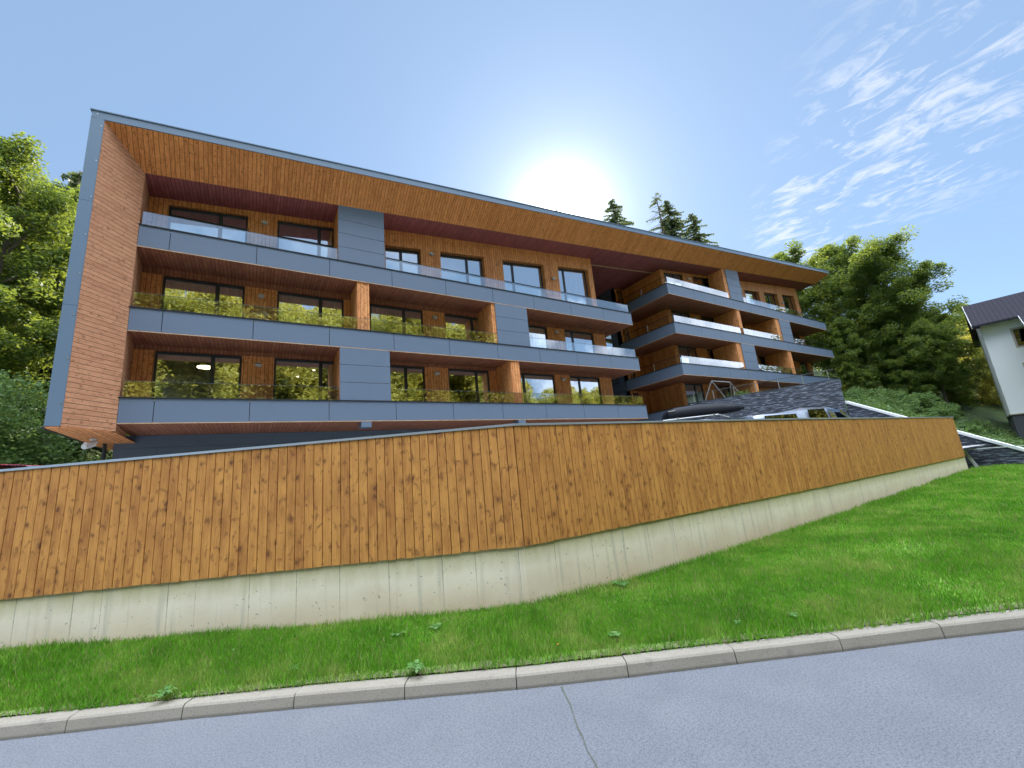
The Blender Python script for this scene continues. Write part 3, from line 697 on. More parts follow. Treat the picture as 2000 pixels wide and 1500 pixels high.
# --- right block
zr = 13.93
mb = MB()
wall_front(26.0, 34.9, zr, lambda x: zS(x)+.02, YT+.03, [(26.43, 28.80, zr, zS(26.43)-.16, zS(28.8)-.16), (30.09, 32.68, zr, zS(30.09)-.16, zS(32.68)-.16)])
window(26.43, 28.80, zr, zS(26.43)-.16, zS(28.8)-.16, [27.75], YT+.17, 15.6)
window(30.09, 32.68, zr, zS(30.09)-.16, zS(32.68)-.16, [31.71], YT+.17, 15.6)
opn = [(37.7, 40.2, zr, 16.32, 16.55), (41.2, 43.75, zr, 16.66, 16.9), (44.75, 47.3, zr, 17.0, 17.24)]
wall_front(34.9, 48.15, zr, lambda x: zS(x)+.02, YT-.03, opn, depth=.40)
for (a, b, z0, t0, t1), mx in zip(opn, (38.25, 42.6, 45.5)): window(a, b, z0, t0, t1, [mx], YT+.27)
column(32.6, 34.5, 14.07, zS, 4, YT-.035, .45)
column(39.75, 41.67, 11.13, lambda x: 13.24, 3, YB-.003, .65)
column(32.55, 34.5, 8.15, lambda x: 10.30, 3, YB-.003, .65)
divider(33.05, 33.52, 11.0, 13.24); divider(40.0, 40.62, 8.0, 10.30); divider(33.3, 33.82, 5.1, 7.31)
row([(27.45, 29.8, [28.8]), (31.2, 33.8, [32.9]), (35.2, 37.9, [36.2]), (39.1, 41.3, [40.4]), (45.9, 48.2, [46.8])], 11.0, 13.24, 26.97, 49.2)
row([(27.46, 29.8, [28.8]), (31.13, 33.89, [33.0]), (38.9, 41.27, [39.6]), (43.0, 45.3, [44.2]), (46.7, 48.3, [47.6])], 8.0, 10.31, 26.94, 49.2)
row([(27.39, 29.7, [28.76]), (31.2, 33.9, [32.6]), (35.3, 38.0, [36.8]), (42, 45, [43.5])], 5.1, 7.31, 26.94, 49.2)
for lo, hi, y in ((13.95, None, YT+.331), (11.0, 13.24, YB+.251), (8.0, 10.31, YB+.251), (5.1, 7.31, YB+.251)):   # flank of the right block
    mb = MB(); x0 = 26.0 if hi is None else 26.95
    A = [(x0, y, lo), (x0+.3, y, lo), (x0+.3, y, hi or zS(x0)), (x0, y, hi or zS(x0))]; mb.prism(A, [(p[0], 22.2, p[2]) for p in A]); mb.build('flank_wall', WALL_W, BLD)
    # short timber return wall with narrow door, flush with the grey core wall
    t = hi or zS(24.5)
    mb = MB(); mb.box(24.58, 25.05, 21.9, 22.1, lo, t); mb.box(25.75, x0-.003, 21.9, 22.1, lo, t); mb.box(25.05, 25.75, 21.9, 22.1, lo+2.05, t); mb.build('return_wall', WALL_W, BLD)
    window(25.05, 25.75, lo, lo+2.05, lo+2.05, [], 22.0, fr=.06)
for x, y, z in ((29.4, YT+.03, 15.9), (30.4, YB, 12.95), (43.1+1.2, YT-.03, 16.0), (36.9, YT-.03, 16.3)): lamp(x, y, z)
# grey core wall between the blocks with tall pale windows
def core():
    mb = MB(); xs = 24.58
    segs = [(21.9, 22.75), (24.0, 30.0)]
    for a, b in segs: mb.box(xs, xs+.25, a, b, 1.2, zS(24.6)+.3)
    for lv in (1.2, 4.35, 7.35, 10.35, 14.35): 
        pass
    for za, zb_ in ((1.2, 5.1), (7.25, 8.1), (10.25, 11.1), (13.1, zS(24.6)+.3)): mb.box(xs, xs+.25, 22.751, 23.999, za, zb_)
    mb.build('core_wall', PANEL2, BLD)
    for za, zb_ in ((5.1, 7.25), (8.1, 10.25), (11.1, 13.1)):
        f = MB(); y0, y1 = 22.75, 24.0
        for (a, b, c_, d_) in ((y0, y1, za, za+.07), (y0, y1, zb_-.07, zb_), (y0, y0+.07, za+.07, zb_-.07), (y1-.07, y1, za+.07, zb_-.07), (23.5, 23.57, za+.07, zb_-.07)): f.box(xs+.03, xs+.1, a+.001, b-.001, c_, d_)
        o = f.build('window', FRAME, BLD)
        g = MB(); g.box(xs+.055, xs+.07, y0+.07, y1-.07, za+.07, zb_-.07); g.build('pane', PANE, o)
    mb = MB(); mb.box(19.5, 24.58, 29.0, 29.3, 1.2, zS(22)-.1); mb.build('core_back_wall', PANEL2, BLD)
    mb = MB()
    for z in (5.0, 8.0, 11.0): mb.box(20.31, 24.57, 24.4, 28.99, z-.2, z)
    mb.build('landing', CONC_IN, BLD)
core()
# rooms behind the glass: floors, ceilings, partitions, back walls
mb = MB()
for xa, xb, lo, hi, y in ((-3.6, 18.9, 5.05, 7.34, YW+.32), (-3.6, 18.9, 8.05, 10.34, YW+.32), (27.3, 49.0, 5.1, 7.3, YB+.26), (27.3, 49.0, 8.0, 10.3, YB+.26), (27.3, 49.0, 11.0, 13.2, YB+.26)):
    mb.box(xa, xb, 24.0, 24.1, lo, hi); mb.box(xa, xb, y, 24.0, lo-.08, lo-.02); mb.box(xa, xb, y, 24.0, hi-.01, hi+.03)
    x = xa+3.85
    while x < xb-1: mb.box(x, x+.12, y, 24.0, lo, hi-.012); x += 3.9
for xa, xb, lo in ((-3.6, 18.4, 11.05), (26.35, 48.0, 13.93)):
    y = YT+.38; mb.box(xa, xb, 24.0, 24.1, lo, zS(xa)+.5); mb.box(xa, xb, y, 24.0, lo-.08, lo-.02)
    A = [(xa, y, zS(xa)-.12), (xb, y, zS(xb)-.12), (xb, y, zS(xb)-.06), (xa, y, zS(xa)-.06)]; mb.prism(A, [(p[0], 24.0, p[2]) for p in A])
    x = xa+3.85
    while x < xb-1:
        mb.box(x, x+.12, y, 24.0, lo, zS(x)-.13); x += 3.9
mb.build('room_interior', ROOM, BLD)
def curtain(x0, x1, z0, z1, y, ph):
    mb = MB(); n = int((x1-x0)/.035); P = [(x0+(x1-x0)*i/n, y+.045*math.sin(i*1.05+ph)+.015*math.sin(i*.37)) for i in range(n+1)]
    for (xa, ya), (xb, yb) in zip(P, P[1:]): mb.poly([(xa, ya, z0), (xb, yb, z0), (xb, yb, z1), (xa, ya, z1)])
    mb.build('curtain', CURTAIN, BLD, smooth=True)
for a, b, ph in ((-3.0, -.65, 0), (.8, 2.2, 1), (2.5, 3.3, 2), (4.55, 5.2, 0), (12.5, 14.9, 2)): curtain(a, b, 8.1, 10.2, YW+.25, ph)
for a, b, ph in ((2.5, 2.8, 0), (10.1, 10.68, 1), (12.3, 12.8, 3)): curtain(a, b, 5.1, 7.2, YW+.25, ph)
def emit(name, col, st):
    m = D.materials.new(name); m.use_nodes = True; t = m.node_tree; t.nodes.clear()
    e = t.nodes.new('ShaderNodeEmission'); e.inputs[0].default_value = col+(1,); e.inputs[1].default_value = st
    o = t.nodes.new('ShaderNodeOutputMaterial'); t.links.new(e.outputs[0], o.inputs[0]); return m
LIT = emit('lit_diffuser', (1.0, .85, .6), 5.5)
mb = MB(); mb.cyl((-1.78, 20.3), .30, 7.20, 7.31, axis='Z'); cl_ = mb.build('ceiling_lamp', DARKMETAL, BLD)
mb = MB(); mb.cyl((-1.78, 20.3), .27, 7.17, 7.199, axis='Z'); mb.build('diffuser', LIT, cl_)
for x, y in ((2.25, 20.2), (1.7, 21.5)):
    mb = MB(); mb.cyl((x, y), .07, 7.27, 7.325, axis='Z'); o = mb.build('spot_lamp', PLASTIC, BLD)
    mb = MB(); mb.cyl((x, y), .055, 7.255, 7.269, axis='Z'); mb.build('diffuser', LIT, o)
# --- roof frame: front edge, fascia, soffit, left cheek
XR = 50.4; XS = 49.65
def quadprism(name, A, off, mat, uvs=None, par=BLD):
    mb = MB(); mb.poly(A, uvs); B = [tuple(Vector(p)+Vector(off)) for p in A]; mb.poly(B[::-1], uvs[::-1] if uvs else None)
    n = len(A)
    for i in range(n):
        j = (i+1) % n; mb.poly([A[j], A[i], B[i], B[j]], [(0, 0), (.1, 0), (.1, .1), (0, .1)])
    return mb.build(name, mat, par)
# front metal band (with thin upper lip)
segs = [-4.72, 8.0, 20.5, 33.0, 42.5, XR]
mb = MB()
for a, b in zip(segs, segs[1:]):
    A = [(a+.006, YF, zF(a)-.27), (b-.006, YF, zF(b)-.27), (b-.006, YF, zF(b)), (a+.006, YF, zF(a))]; mb.prism(A, [(p[0], YF+.03, p[2]) for p in A])
zs_ = [4.12, 7.6, 11.0, zF(-4.41)-.275]
for a, b in zip(zs_, zs_[1:]): mb.box(-4.72+(.0), -4.41, YF, YF+.03, a+.004, b-.004)
mb.build('roof_edge_band', EDGE, BLD)
mb = MB(); A = [(-4.76, YF-.03, zF(-4.76)+.001), (XR+.02, YF-.03, zF(XR)+.001), (XR+.02, YF-.03, zF(XR)+.035), (-4.76, YF-.03, zF(-4.76)+.035)]; mb.prism(A, [(p[0], YF+.18, p[2]) for p in A])
mb.build('roof_edge_flashing', EDGE, BLD)
# screws on the band
mb = MB()
for i in range(8):
    z = 4.75+i*1.28; mb.cyl((-4.46, z), .018, YF-.012, YF+.001, 10)
mb.cyl((-4.58, zF(-4.6)-.12), .016, YF-.012, YF+.001, 10)
mb.build('band_screws', STEEL, BLD)
# inclined fascia: boards run from edge down to fold
A = [(-4.41, YF+.031, zF(-4.41)-.275), (-3.55, Y0, zS(-3.55)), (XS, Y0, zS(XS)), (XR, YF+.031, zF(XR)-.275)]
N_ = 60
mb = MB()
for i in range(N_):
    f0, f1 = i/N_, (i+1)/N_
    lo = [Vector(A[0]).lerp(Vector(A[3]), f) for f in (f0, f1)]; hi = [Vector(A[1]).lerp(Vector(A[2]), f) for f in (f0, f1)]
    q = [lo[0], hi[0], hi[1], lo[1]]; mb.poly(q, [(p.x, (p-l).length+l.x*.0) for p, l in zip(q, (lo[0], lo[0], lo[1], lo[1]))])
    up_ = Vector((0, .05, .09)); q2 = [p+up_ for p in q]; mb.poly(q2[::-1], [(0, 0)]*4)
mb.build('roof_fascia', FASCIA_W, BLD)
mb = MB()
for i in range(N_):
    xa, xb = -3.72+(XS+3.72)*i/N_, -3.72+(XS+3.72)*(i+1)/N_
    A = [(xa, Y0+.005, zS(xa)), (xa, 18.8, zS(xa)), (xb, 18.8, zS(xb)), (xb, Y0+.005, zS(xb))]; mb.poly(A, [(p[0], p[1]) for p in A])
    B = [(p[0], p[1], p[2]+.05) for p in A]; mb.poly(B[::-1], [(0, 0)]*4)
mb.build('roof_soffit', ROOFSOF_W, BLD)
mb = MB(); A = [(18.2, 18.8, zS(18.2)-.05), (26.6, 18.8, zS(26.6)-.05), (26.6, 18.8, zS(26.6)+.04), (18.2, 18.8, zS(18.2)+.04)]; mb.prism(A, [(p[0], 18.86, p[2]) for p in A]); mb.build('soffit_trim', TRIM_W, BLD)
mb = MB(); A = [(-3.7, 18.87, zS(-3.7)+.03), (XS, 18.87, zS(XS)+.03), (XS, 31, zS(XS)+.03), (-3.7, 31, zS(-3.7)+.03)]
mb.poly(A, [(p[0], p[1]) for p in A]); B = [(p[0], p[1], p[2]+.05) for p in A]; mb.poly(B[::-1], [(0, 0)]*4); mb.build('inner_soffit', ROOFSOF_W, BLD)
# roof deck
A = [(-4.72, YF+.19, zF(-4.72)-.01), (XR, YF+.19, zF(XR)-.01), (XR, 32, zF(XR)-.6), (-4.72, 32, zF(-4.72)-.6)]
mb = MB(); mb.prism(A, [(p[0], p[1], p[2]-.12) for p in A]); mb.build('roof_deck', PLASTIC, BLD)
# back and side walls so the block is closed
mb = MB(); mb.box(-4.6, 19.5, 31.0, 31.2, 1.2, 13.0); mb.box(26.9, 49.2, 31.0, 31.2, 1.2, 15.5); mb.box(49.2, 49.4, 19.2, 31.0, 1.2, 17.4); mb.build('rear_wall', PANEL2, BLD)
# left cheek: horizontal boards
ZB = 4.12
A = [(-4.41, YF+.031, ZB), (-3.55, Y0, ZB), (-3.55, Y0, zS(-3.55)), (-4.41, YF+.031, zF(-4.41)-.275)]
L1 = math.hypot(.86, Y0-YF)
quadprism('cheek_boards', A, (-.04, .03, 0), REVEAL_W, [(p[2], L1 if p[0] > -4 else 0) for p in A])
A = [(-3.55, Y0+.001, ZB), (-3.69, YB, ZB), (-3.69, YB, zS(-3.69)+.02), (-3.55, Y0+.001, zS(-3.55)+.02)]
quadprism('inner_cheek_boards', A, (-.05, 0, 0), REVEAL_W, [(p[2], L1+p[1]-Y0) for p in A])
A = [(-4.72, YF+.032, ZB), (-4.72, 21.5, ZB), (-4.72, 21.5, zF(-4.72)-.1), (-4.72, YF+.032, zF(-4.72)-.01)]
quadprism('gable_cladding', A, (.05, 0, 0), PANEL2, [(p[1], p[2]) for p in A])
A = [(-4.72, YF, ZB-.01), (-4.41, YF, ZB-.01), (-3.56, Y0, ZB-.01), (-3.56, 19.6, ZB-.01), (-4.1, 21.5, ZB-.01), (-4.72, 21.5, ZB-.01)]
quadprism('cheek_soffit', A, (0, 0, -.03), WALL_W, [(p[0], p[1]) for p in A])
mb = MB(); mb.box(-4.76, -4.70, YF-.01, 21.5, ZB-.06, ZB-.011); mb.build('gable_edge_strip', DARKMETAL, BLD)
# ground floor wall, stubs, drainpipe, camera
mb = MB()
for r_ in range(7):
    za = 1.2+r_*.45; off = .9 if r_ % 2 else 0
    x = -4.14
    first = True
    while x < 24.3:
        nx = min(24.3, (x+2.4) if not (first and off) else x+1.2); mb.box(x+.004, nx-.004, 19.62, 19.66, za+.004, za+.446); x = nx; first = False
mb.build('plinth_cladding', PANEL2, BLD)
mb = MB(); mb.box(-4.13, 24.3, 19.665, 19.9, 1.2, 4.34); mb.build('ground_floor_wall', BACK, BLD)
mb = MB(); mb.box(3.60, 3.99, Y0+.001, Y0+.5, 4.12, 4.345); mb.build('downstand', PANEL, BLD)
mb = MB(); mb.box(10.96, 11.38, Y0+.001, Y0+.5, 3.6, 4.345); mb.build('downstand', PANEL, BLD)
mb = MB(); mb.tube([(-4.33, 19.5, 4.1), (-4.33, 19.5, 1.2)], .055, 12); mb.build('drainpipe', DARKMETAL, BLD)
mb = MB(); mb.cyl((-4.31, 18.1), .085, 4.02, 4.075, axis='Z')
mb.tube([(-4.31, 18.1, 4.05), (-4.31, 18.1, 3.93), (-4.33, 18.02, 3.86)], .045, 10)
mb.tube([(-4.28, 18.12, 3.90), (-4.44, 17.86, 3.80)], [.075, .085], 12); mb.tube([(-4.24, 18.16, 3.98), (-4.41, 17.84, 3.885)], [.05, .06], 8)
mb.build('security_camera', WHITE, BLD)
# flank wall of the right block below slab level, grey
mb = MB(); mb.box(24.4, 24.6, Y0+.04, 21.9, 1.2, 4.40); mb.box(24.42, 24.62, Y0+.04, 21.9, 4.401, 5.18); mb.build('terrace_flank_panel', PANEL2, BLD)
# --- glass balustrades
def glass_rail(x0, x1, z, n, y=Y0+.05, h=.54):
    mb = MB(); w = (x1-x0)/n
    for k in range(n): mb.box(x0+k*w+.008, x0+(k+1)*w-.008, y, y+.014, z+.016, z+h)
    o = mb.build('glass_balustrade', RAILG, BLD)
    mb = MB(); mb.box(x0, x1, y-.004, y+.018, z+h+.001, z+h+.010); mb.build('glass_edge', GEDGE, o)
GEDGE = plain('glass_edge', (.10, .14, .15), .3)
glass_rail(-3.50, 2.74, 11.17, 3); glass_rail(4.74, 20.15, 11.17, 8)
glass_rail(-3.50, 10.17, 8.17, 6); glass_rail(12.18, 20.15, 8.17, 4)
glass_rail(-3.50, 2.79, 5.17, 3); glass_rail(4.82, 20.15, 5.17, 7)
glass_rail(24.72, 32.4, 14.05, 4); glass_rail(34.6, 49.1, 14.05, 7)
glass_rail(24.72, 39.6, 11.11, 8); glass_rail(41.75, 49.1, 11.11, 4)
glass_rail(24.72, 32.4, 8.13, 4); glass_rail(34.6, 49.1, 8.13, 7)
for z in (14.05, 11.11, 8.13):     # handrail along the flank
    mb = MB(); mb.tube([(24.66, Y0+.1, z+.60), (24.66, 21.8, z+.60)], .018, 8); mb.tube([(24.66, Y0+.06, z+.60), (24.66, Y0+.06, z)], .022, 8); o = mb.build('flank_handrail', DARKMETAL, BLD)
    mb = MB(); mb.box(24.65, 24.664, Y0+.1, 21.8, z+.03, z+.58); mb.build('flank_glass', CLEARG, o)
    mb = MB(); mb.tube([(24.66, 19.2, z), (24.66, 19.2, z+.59)], .022, 8); mb.build('post', STEEL, o)

# ------------------------------------------------------------------ slate retaining walls and terrace
m = MT('split_slate', .55, spec=.5); u, v = m.uv()
bk = m.n('ShaderNodeTexBrick'); bk.offset = .37; bk.inputs['Scale'].default_value = 1.0
bk.inputs['Color1'].default_value = (.022, .028, .048, 1); bk.inputs['Color2'].default_value = (.10, .12, .165, 1); bk.inputs['Mortar'].default_value = (.012, .014, .02, 1)
bk.inputs['Mortar Size'].default_value = .006; bk.inputs['Brick Width'].default_value = .42; bk.inputs['Row Height'].default_value = .075; bk.inputs['Bias'].default_value = -.25
dst = m.n('ShaderNodeVectorMath', operation='ADD'); m.l(m.vec(u, v), dst.inputs[0])
m.l(m.vec(m.math('MULTIPLY', m.noise(m.vec(u, v), 2.0, 3), .1), m.math('MULTIPLY', m.noise(m.vec(u, m.math('ADD', v, 9.0)), 3.0, 3), .035)), dst.inputs[1]); m.l(dst.outputs[0], bk.inputs['Vector'])
hh = m.noise(m.vec(m.math('MULTIPLY', u, 2.6), m.math('MULTIPLY', v, 15.0)), 1.0, 4, .6)
c = m.mix(m.ramp(hh, [(.54, (0, 0, 0)), (.62, (1, 1, 1))]), bk.outputs['Color'], (.20, .23, .28)); c = m.mix(m.ramp(hh, [(.40, (1, 1, 1)), (.47, (0, 0, 0))]), c, (.012, .014, .025))
m.base(c); m.bump(m.math('ADD', m.math('MULTIPLY', bk.outputs['Color'], 4.0), hh), 1.0, .05); SLATE = m.m
XWALL = 27.46
TW = thing('slate_terrace_wall', 'tall dark split slate wall slanting in front of the right block', 'retaining wall', (26, 13, 1.15))
def wl_(mbx, a, b, z0, ztA, ztB, th=.3, u0=0):
    a, b = Vector(a), Vector(b); d = (b-a).normalized(); n = Vector((-d.y, d.x)); L = (b-a).length
    A = [a, b, b+n*th, a+n*th]
    lo = [(p.x, p.y, z0) for p in A]; hi = [(A[0].x, A[0].y, ztA), (A[1].x, A[1].y, ztB), (A[2].x, A[2].y, ztB), (A[3].x, A[3].y, ztA)]
    us = [u0, u0+L, u0+L+th, u0+2*L+th, u0+2*L+2*th]
    for i in range(4):
        j = (i+1) % 4; mbx.poly([lo[i], lo[j], hi[j], hi[i]], [(us[i], lo[i][2]), (us[i+1], lo[j][2]), (us[i+1], hi[j][2]), (us[i], hi[i][2])])
    mbx.poly(hi, [(0, 0), (L, 0), (L, th), (0, th)]); mbx.poly(lo[::-1], [(0, 0)]*4)
def loc(mb_, L): mb_.v = [(x-L[0], y-L[1], z-L[2]) for x, y, z in mb_.v]; return mb_
mb = MB(); wl_(mb, (24.40, 16.80), (XWALL, 9.45), 1.15, 5.27, 5.27); loc(mb, (26, 13, 1.15)).build('slate_face', SLATE, TW)
mb = MB(); wl_(mb, (XWALL, 9.44), (XWALL+8, 13.6), 1.15, 5.27, 5.27, .3); loc(mb, (26, 13, 1.15)).build('slate_return', SLATE, TW)
mb = MB(); wl_(mb, (24.36, 16.86), (XWALL+.02, 9.40), 5.272, 5.31, 5.31, .36); loc(mb, (26, 13, 1.15)).build('wall_cap', DARKMETAL, TW)
mb = MB(); A = [(24.6, 16.85, 5.20), (XWALL+.1, 9.75, 5.20), (35.2, 13.8, 5.20), (44, 16.85, 5.20)]; mb.prism(A, [(p[0], p[1], 4.9) for p in A]); mb.build('terrace_floor', CONC_IN, kind='structure')
SW = thing('sloping_slate_wall', 'low dark slate wall with a white coping sloping down to the lawn', 'retaining wall', (XWALL, 5, 0))
mb = MB(); wl_(mb, (XWALL, 9.43), (XWALL, -9), -.1, 3.90, -.0+.15, .3)
# top follows the photographed fall: 3.9 m at the corner to 0.6 m nearer the road
mb = MB(); wl_(mb, (XWALL, 9.40), (XWALL, 3.4), -.1, 3.90, .50, .3); wl_(mb, (XWALL, 3.399), (XWALL, 2.3), -.1, .50, .12, .3)
loc(mb, (XWALL, 5, 0)).build('slate_face', SLATE, SW)
mb = MB(); a, b = Vector((XWALL-.05, 9.40, 3.90)), Vector((XWALL-.05, 2.3, -.02+.05))
for (p0, z0_, p1, z1_) in ((9.40, 3.90, 3.4, .50), (3.4, .50, 2.2, .10)):
    A = [(XWALL-.06, p0, z0_+.002), (XWALL-.06, p1, z1_+.002), (XWALL-.06, p1, z1_+.13), (XWALL-.06, p0, z0_+.13)]; mb.prism(A, [(XWALL+.36, p[1], p[2]) for p in A])
loc(mb, (XWALL, 5, 0)).build('white_coping', WHITE, SW)
# glass railing on the terrace edge
TR = thing('terrace_railing', 'low glass railing with thin steel posts along the top of the slate wall', 'railing', (26, 13, 5.31))
a, b = Vector((24.50, 16.9)), Vector((XWALL+.1, 9.6)); L = (b-a).length; d = (b-a).normalized()
mb = MB(); mb.tube([(a.x, a.y, 5.88), (b.x, b.y, 5.88)], .016, 8); loc(mb, (26, 13, 5.31)).build('handrail', DARKMETAL, TR)
for k in range(7):
    p = a+d*(L*(k+.35)/6.6)
    mb = MB(); mb.tube([(p.x, p.y, 5.31), (p.x, p.y, 5.87)], .022, 8); loc(mb, (26, 13, 5.31)).build('post', STEEL, TR)
mb = MB(); A = [(a.x, a.y, 5.34), (b.x, b.y, 5.34), (b.x, b.y, 5.86), (a.x, a.y, 5.86)]; mb.prism(A, [(p[0]+.012, p[1]+.005, p[2]) for p in A]); loc(mb, (26, 13, 5.31)).build('glass_sheet', CLEARG, TR)
# steel A-frame (clothes swing) on the terrace
AF = thing('steel_frame', 'silver tubular frame with splayed legs standing on the terrace', 'frame', (27.5, 16.1, 5.2))
mb = MB(); mb.tube([(-1.15, 0, 1.55), (1.05, 0, 1.55)], .03, 10); mb.build('top_bar', STEEL, AF)
for sx, ex in ((-1.15, -1.75), (-1.15, -.45), (1.05, 1.85), (1.05, 1.6)):
    mb = MB(); mb.tube([(sx, 0, 1.55), (ex, (-.5 if ex in (-.45, 1.85) else .5), 0)], .025, 10); mb.build('leg', STEEL, AF)
# small barrier at the end of the wooden wall
BT = thing('barrier_tape', 'thin white tape stretched across the dark slate wall beside the wooden wall end', 'tape', (25.3, 4.9, 0))
mb = MB(); mb.box(-.01, .01, -4.0, .6, 1.02, 1.05); mb.build('tape_strip', WHITE, BT)
WP = thing('leaning_white_plank', 'white plank leaning beside the end of the wooden wall', 'plank', (25.3, 5.1, 0))
mb = MB(); A = [(0, .06, 1.02), (0, -.03, 1.02), (-.05, -.36, .12), (-.05, -.24, .12)]; mb.prism(A, [(p[0]+.03, p[1], p[2]) for p in A]); mb.build('plank', WHITE, WP)

# ------------------------------------------------------------------ vehicles
def paint(name, col, rough=.25):
    m = MT(name, rough, .2, .6); m.b.inputs['Coat Weight'].default_value = .8; m.b.inputs['Coat Roughness'].default_value = .06
    m.base(m.mix(m.math('MULTIPLY', m.noise(m.obj(), 3, 3), .15), col, tuple(x*.7 for x in col))); return m.m
RUBBER = plain('tyre_rubber', (.02, .02, .02), .8); RIM = plain('alloy_rim', (.5, .5, .52), .3, .8); LAMPM = plain('lamp_lens', (.7, .72, .75), .15); REDL = plain('tail_lens', (.4, .02, .02), .2)
def loft(st, n=None):
    """stations: (x, zlow, zbelt, ztop, half width belt, half width top)"""
    mb = MB(); rings = []
    for x, zl, zb, zt, wb, wt_ in st:
        r = [(-wb*.92, zl), (-wb, zl+.12*(zb-zl)+.05), (-wb*1.0, (zl+zb)*.5), (-wb*.985, zb), (-(wt_+.04), zb+(zt-zb)*.72), (-wt_*.93, zb+(zt-zb)*.93), (-wt_*.55, zt-.003), (0, zt)]
        r = r+[(-a, b) for a, b in r[-2::-1]]
        rings.append([(x, a, b) for a, b in r])
    for i in range(len(rings)-1):
        for k in range(len(rings[0])-1): mb.poly([rings[i][k], rings[i][k+1], rings[i+1][k+1], rings[i+1][k]])
        mb.poly([rings[i][0], rings[i+1][0], rings[i+1][-1], rings[i][-1]])
    mb.poly(rings[0]); mb.poly(rings[-1][::-1]); return mb
def wheels(t, xs, w, r=.36):
    for x in xs:
        for s in (-1, 1):
            mb = MB(); mb.cyl((x, r), r, s*w-.11, s*w+.11, 28); o = mb.build('wheel', RUBBER, t)
            mb = MB(); mb.cyl((x, r), r*.62, s*w-.118, s*w+.118, 20); mb.build('rim', RIM, o)
def sidewin(t, quads, mat=None):
    for q in quads:
        for s in (-1, 1):
            A = [(x, s*(w+.012), z) for x, w, z in q]; mb = MB(); mb.prism(A, [(p[0], p[1]-s*.008, p[2]) for p in A]); mb.build('side_window', mat or CARG, t)
def frontglass(t, a, b, name='windscreen'):
    (xa, wa, za), (xb, wb, zb) = a, b
    A = [(xa, -wa, za), (xa, wa, za), (xb, wb, zb), (xb, -wb, zb)]; mb = MB(); mb.prism(A, [(p[0], p[1], p[2]-.012) for p in A]); mb.build(name, CARG, t)
# silver pick-up
PK_ = paint('silver_blue_paint', (.27, .31, .38), .35)
H = lambda dx, dy: math.atan2(dy, dx)
T1 = thing('pickup_truck', 'silver double cab pick-up with a canopy parked behind the wooden wall', 'pick-up truck', (15.2, 6.4, 1.15), H(.95, -.32)); T1.scale = (1, 1, .965)
st = [(-2.75, .55, 1.0, 1.12, .86, .80), (-2.6, .42, 1.1, 1.70, .90, .70), (-2.45, .4, 1.1, 1.74, .91, .72), (-1.05, .4, 1.1, 1.76, .91, .72), (-1.0, .4, 1.1, 1.72, .91, .72), (-.93, .4, 1.1, 1.80, .92, .68), (-.5, .4, 1.1, 1.87, .92, .67), (.2, .4, 1.08, 1.86, .92, .67), (.55, .4, 1.08, 1.80, .92, .64), (1.3, .4, 1.06, 1.22, .92, .78), (1.4, .4, 1.02, 1.12, .92, .80), (2.35, .42, .95, 1.06, .90, .74), (2.6, .5, .85, .9, .8, .6)]
o = loft(st).build('body', PK_, T1, smooth=True)
es = o.modifiers.new('split', 'EDGE_SPLIT'); es.split_angle = R(32)
sidewin(T1, [[(-2.35, .895, 1.16), (-1.15, .895, 1.16), (-1.15, .755, 1.655), (-2.3, .755, 1.655)], [(-.85, .905, 1.16), (-.02, .905, 1.16), (-.02, .725, 1.765), (-.65, .725, 1.765)], [(.08, .905, 1.16), (1.05, .905, 1.16), (.60, .725, 1.70), (.08, .725, 1.765)]])
frontglass(T1, (1.32, .72, 1.235), (.62, .62, 1.78))
wheels(T1, (-1.6, 1.7), .80, .38)
for s in (-1, 1):
    mb = MB(); mb.box(2.42, 2.60, s*.6-.16, s*.6+.16, .78, .90); mb.build('headlight', LAMPM, T1)
    mb = MB(); mb.box(.78, .95, s*1.02-.10, s*1.02+.10, 1.12, 1.28); mb.build('mirror', PK_, T1, bevel=.03)
    mb = MB(); mb.tube([(-.85, s*.66, 1.87), (.25, s*.66, 1.87)], .018, 8); mb.build('roof_rail', DARKMETAL, T1)
# dark estate with roof box
NAVY = paint('navy_paint', (.03, .045, .085)); BLACKG = plain('gloss_black', (.006, .007, .012), .5, spec=.22)
T2 = thing('estate_car', 'dark blue car with silver roof rails parked in front of the slate wall', 'car', (11.9, 7.75, 1.15), H(.8, -.6)); T2.scale = (1, 1, 1.08)
st = [(-2.2, .5, .85, .95, .80, .6), (-2.1, .35, .95, 1.25, .86, .62), (-1.75, .3, .95, 1.50, .88, .60), (-1.2, .3, .95, 1.58, .90, .60), (-.2, .3, .94, 1.61, .90, .61), (.45, .3, .93, 1.52, .90, .58), (.75, .3, .92, 1.36, .90, .62), (1.25, .3, .90, 1.0, .89, .70), (1.9, .32, .82, .92, .86, .66), (2.2, .42, .7, .76, .76, .5)]
o = loft(st).build('body', NAVY, T2, smooth=True); es = o.modifiers.new('split', 'EDGE_SPLIT'); es.split_angle = R(32)
sidewin(T2, [[(-1.75, .87, 1.0), (-1.0, .87, 1.0), (-1.0, .69, 1.44), (-1.55, .69, 1.40)], [(-.92, .875, 1.0), (-.05, .875, 1.0), (-.05, .69, 1.47), (-.92, .69, 1.45)], [(.03, .875, 1.0), (.95, .87, .98), (.42, .67, 1.38), (.03, .69, 1.46)]])
frontglass(T2, (1.22, .66, 1.02), (.52, .56, 1.50))
wheels(T2, (-1.35, 1.35), .78, .34)
for s in (-1, 1):
    mb = MB(); mb.tube([(-1.6, s*.60, 1.53), (-1.4, s*.6, 1.62), (.2, s*.6, 1.64), (.5, s*.6, 1.53)], .018, 8); mb.build('roof_rail', STEEL, T2)
    mb = MB(); mb.box(1.95, 2.18, s*.62-.14, s*.62+.14, .62, .74); mb.build('headlight', LAMPM, T2)
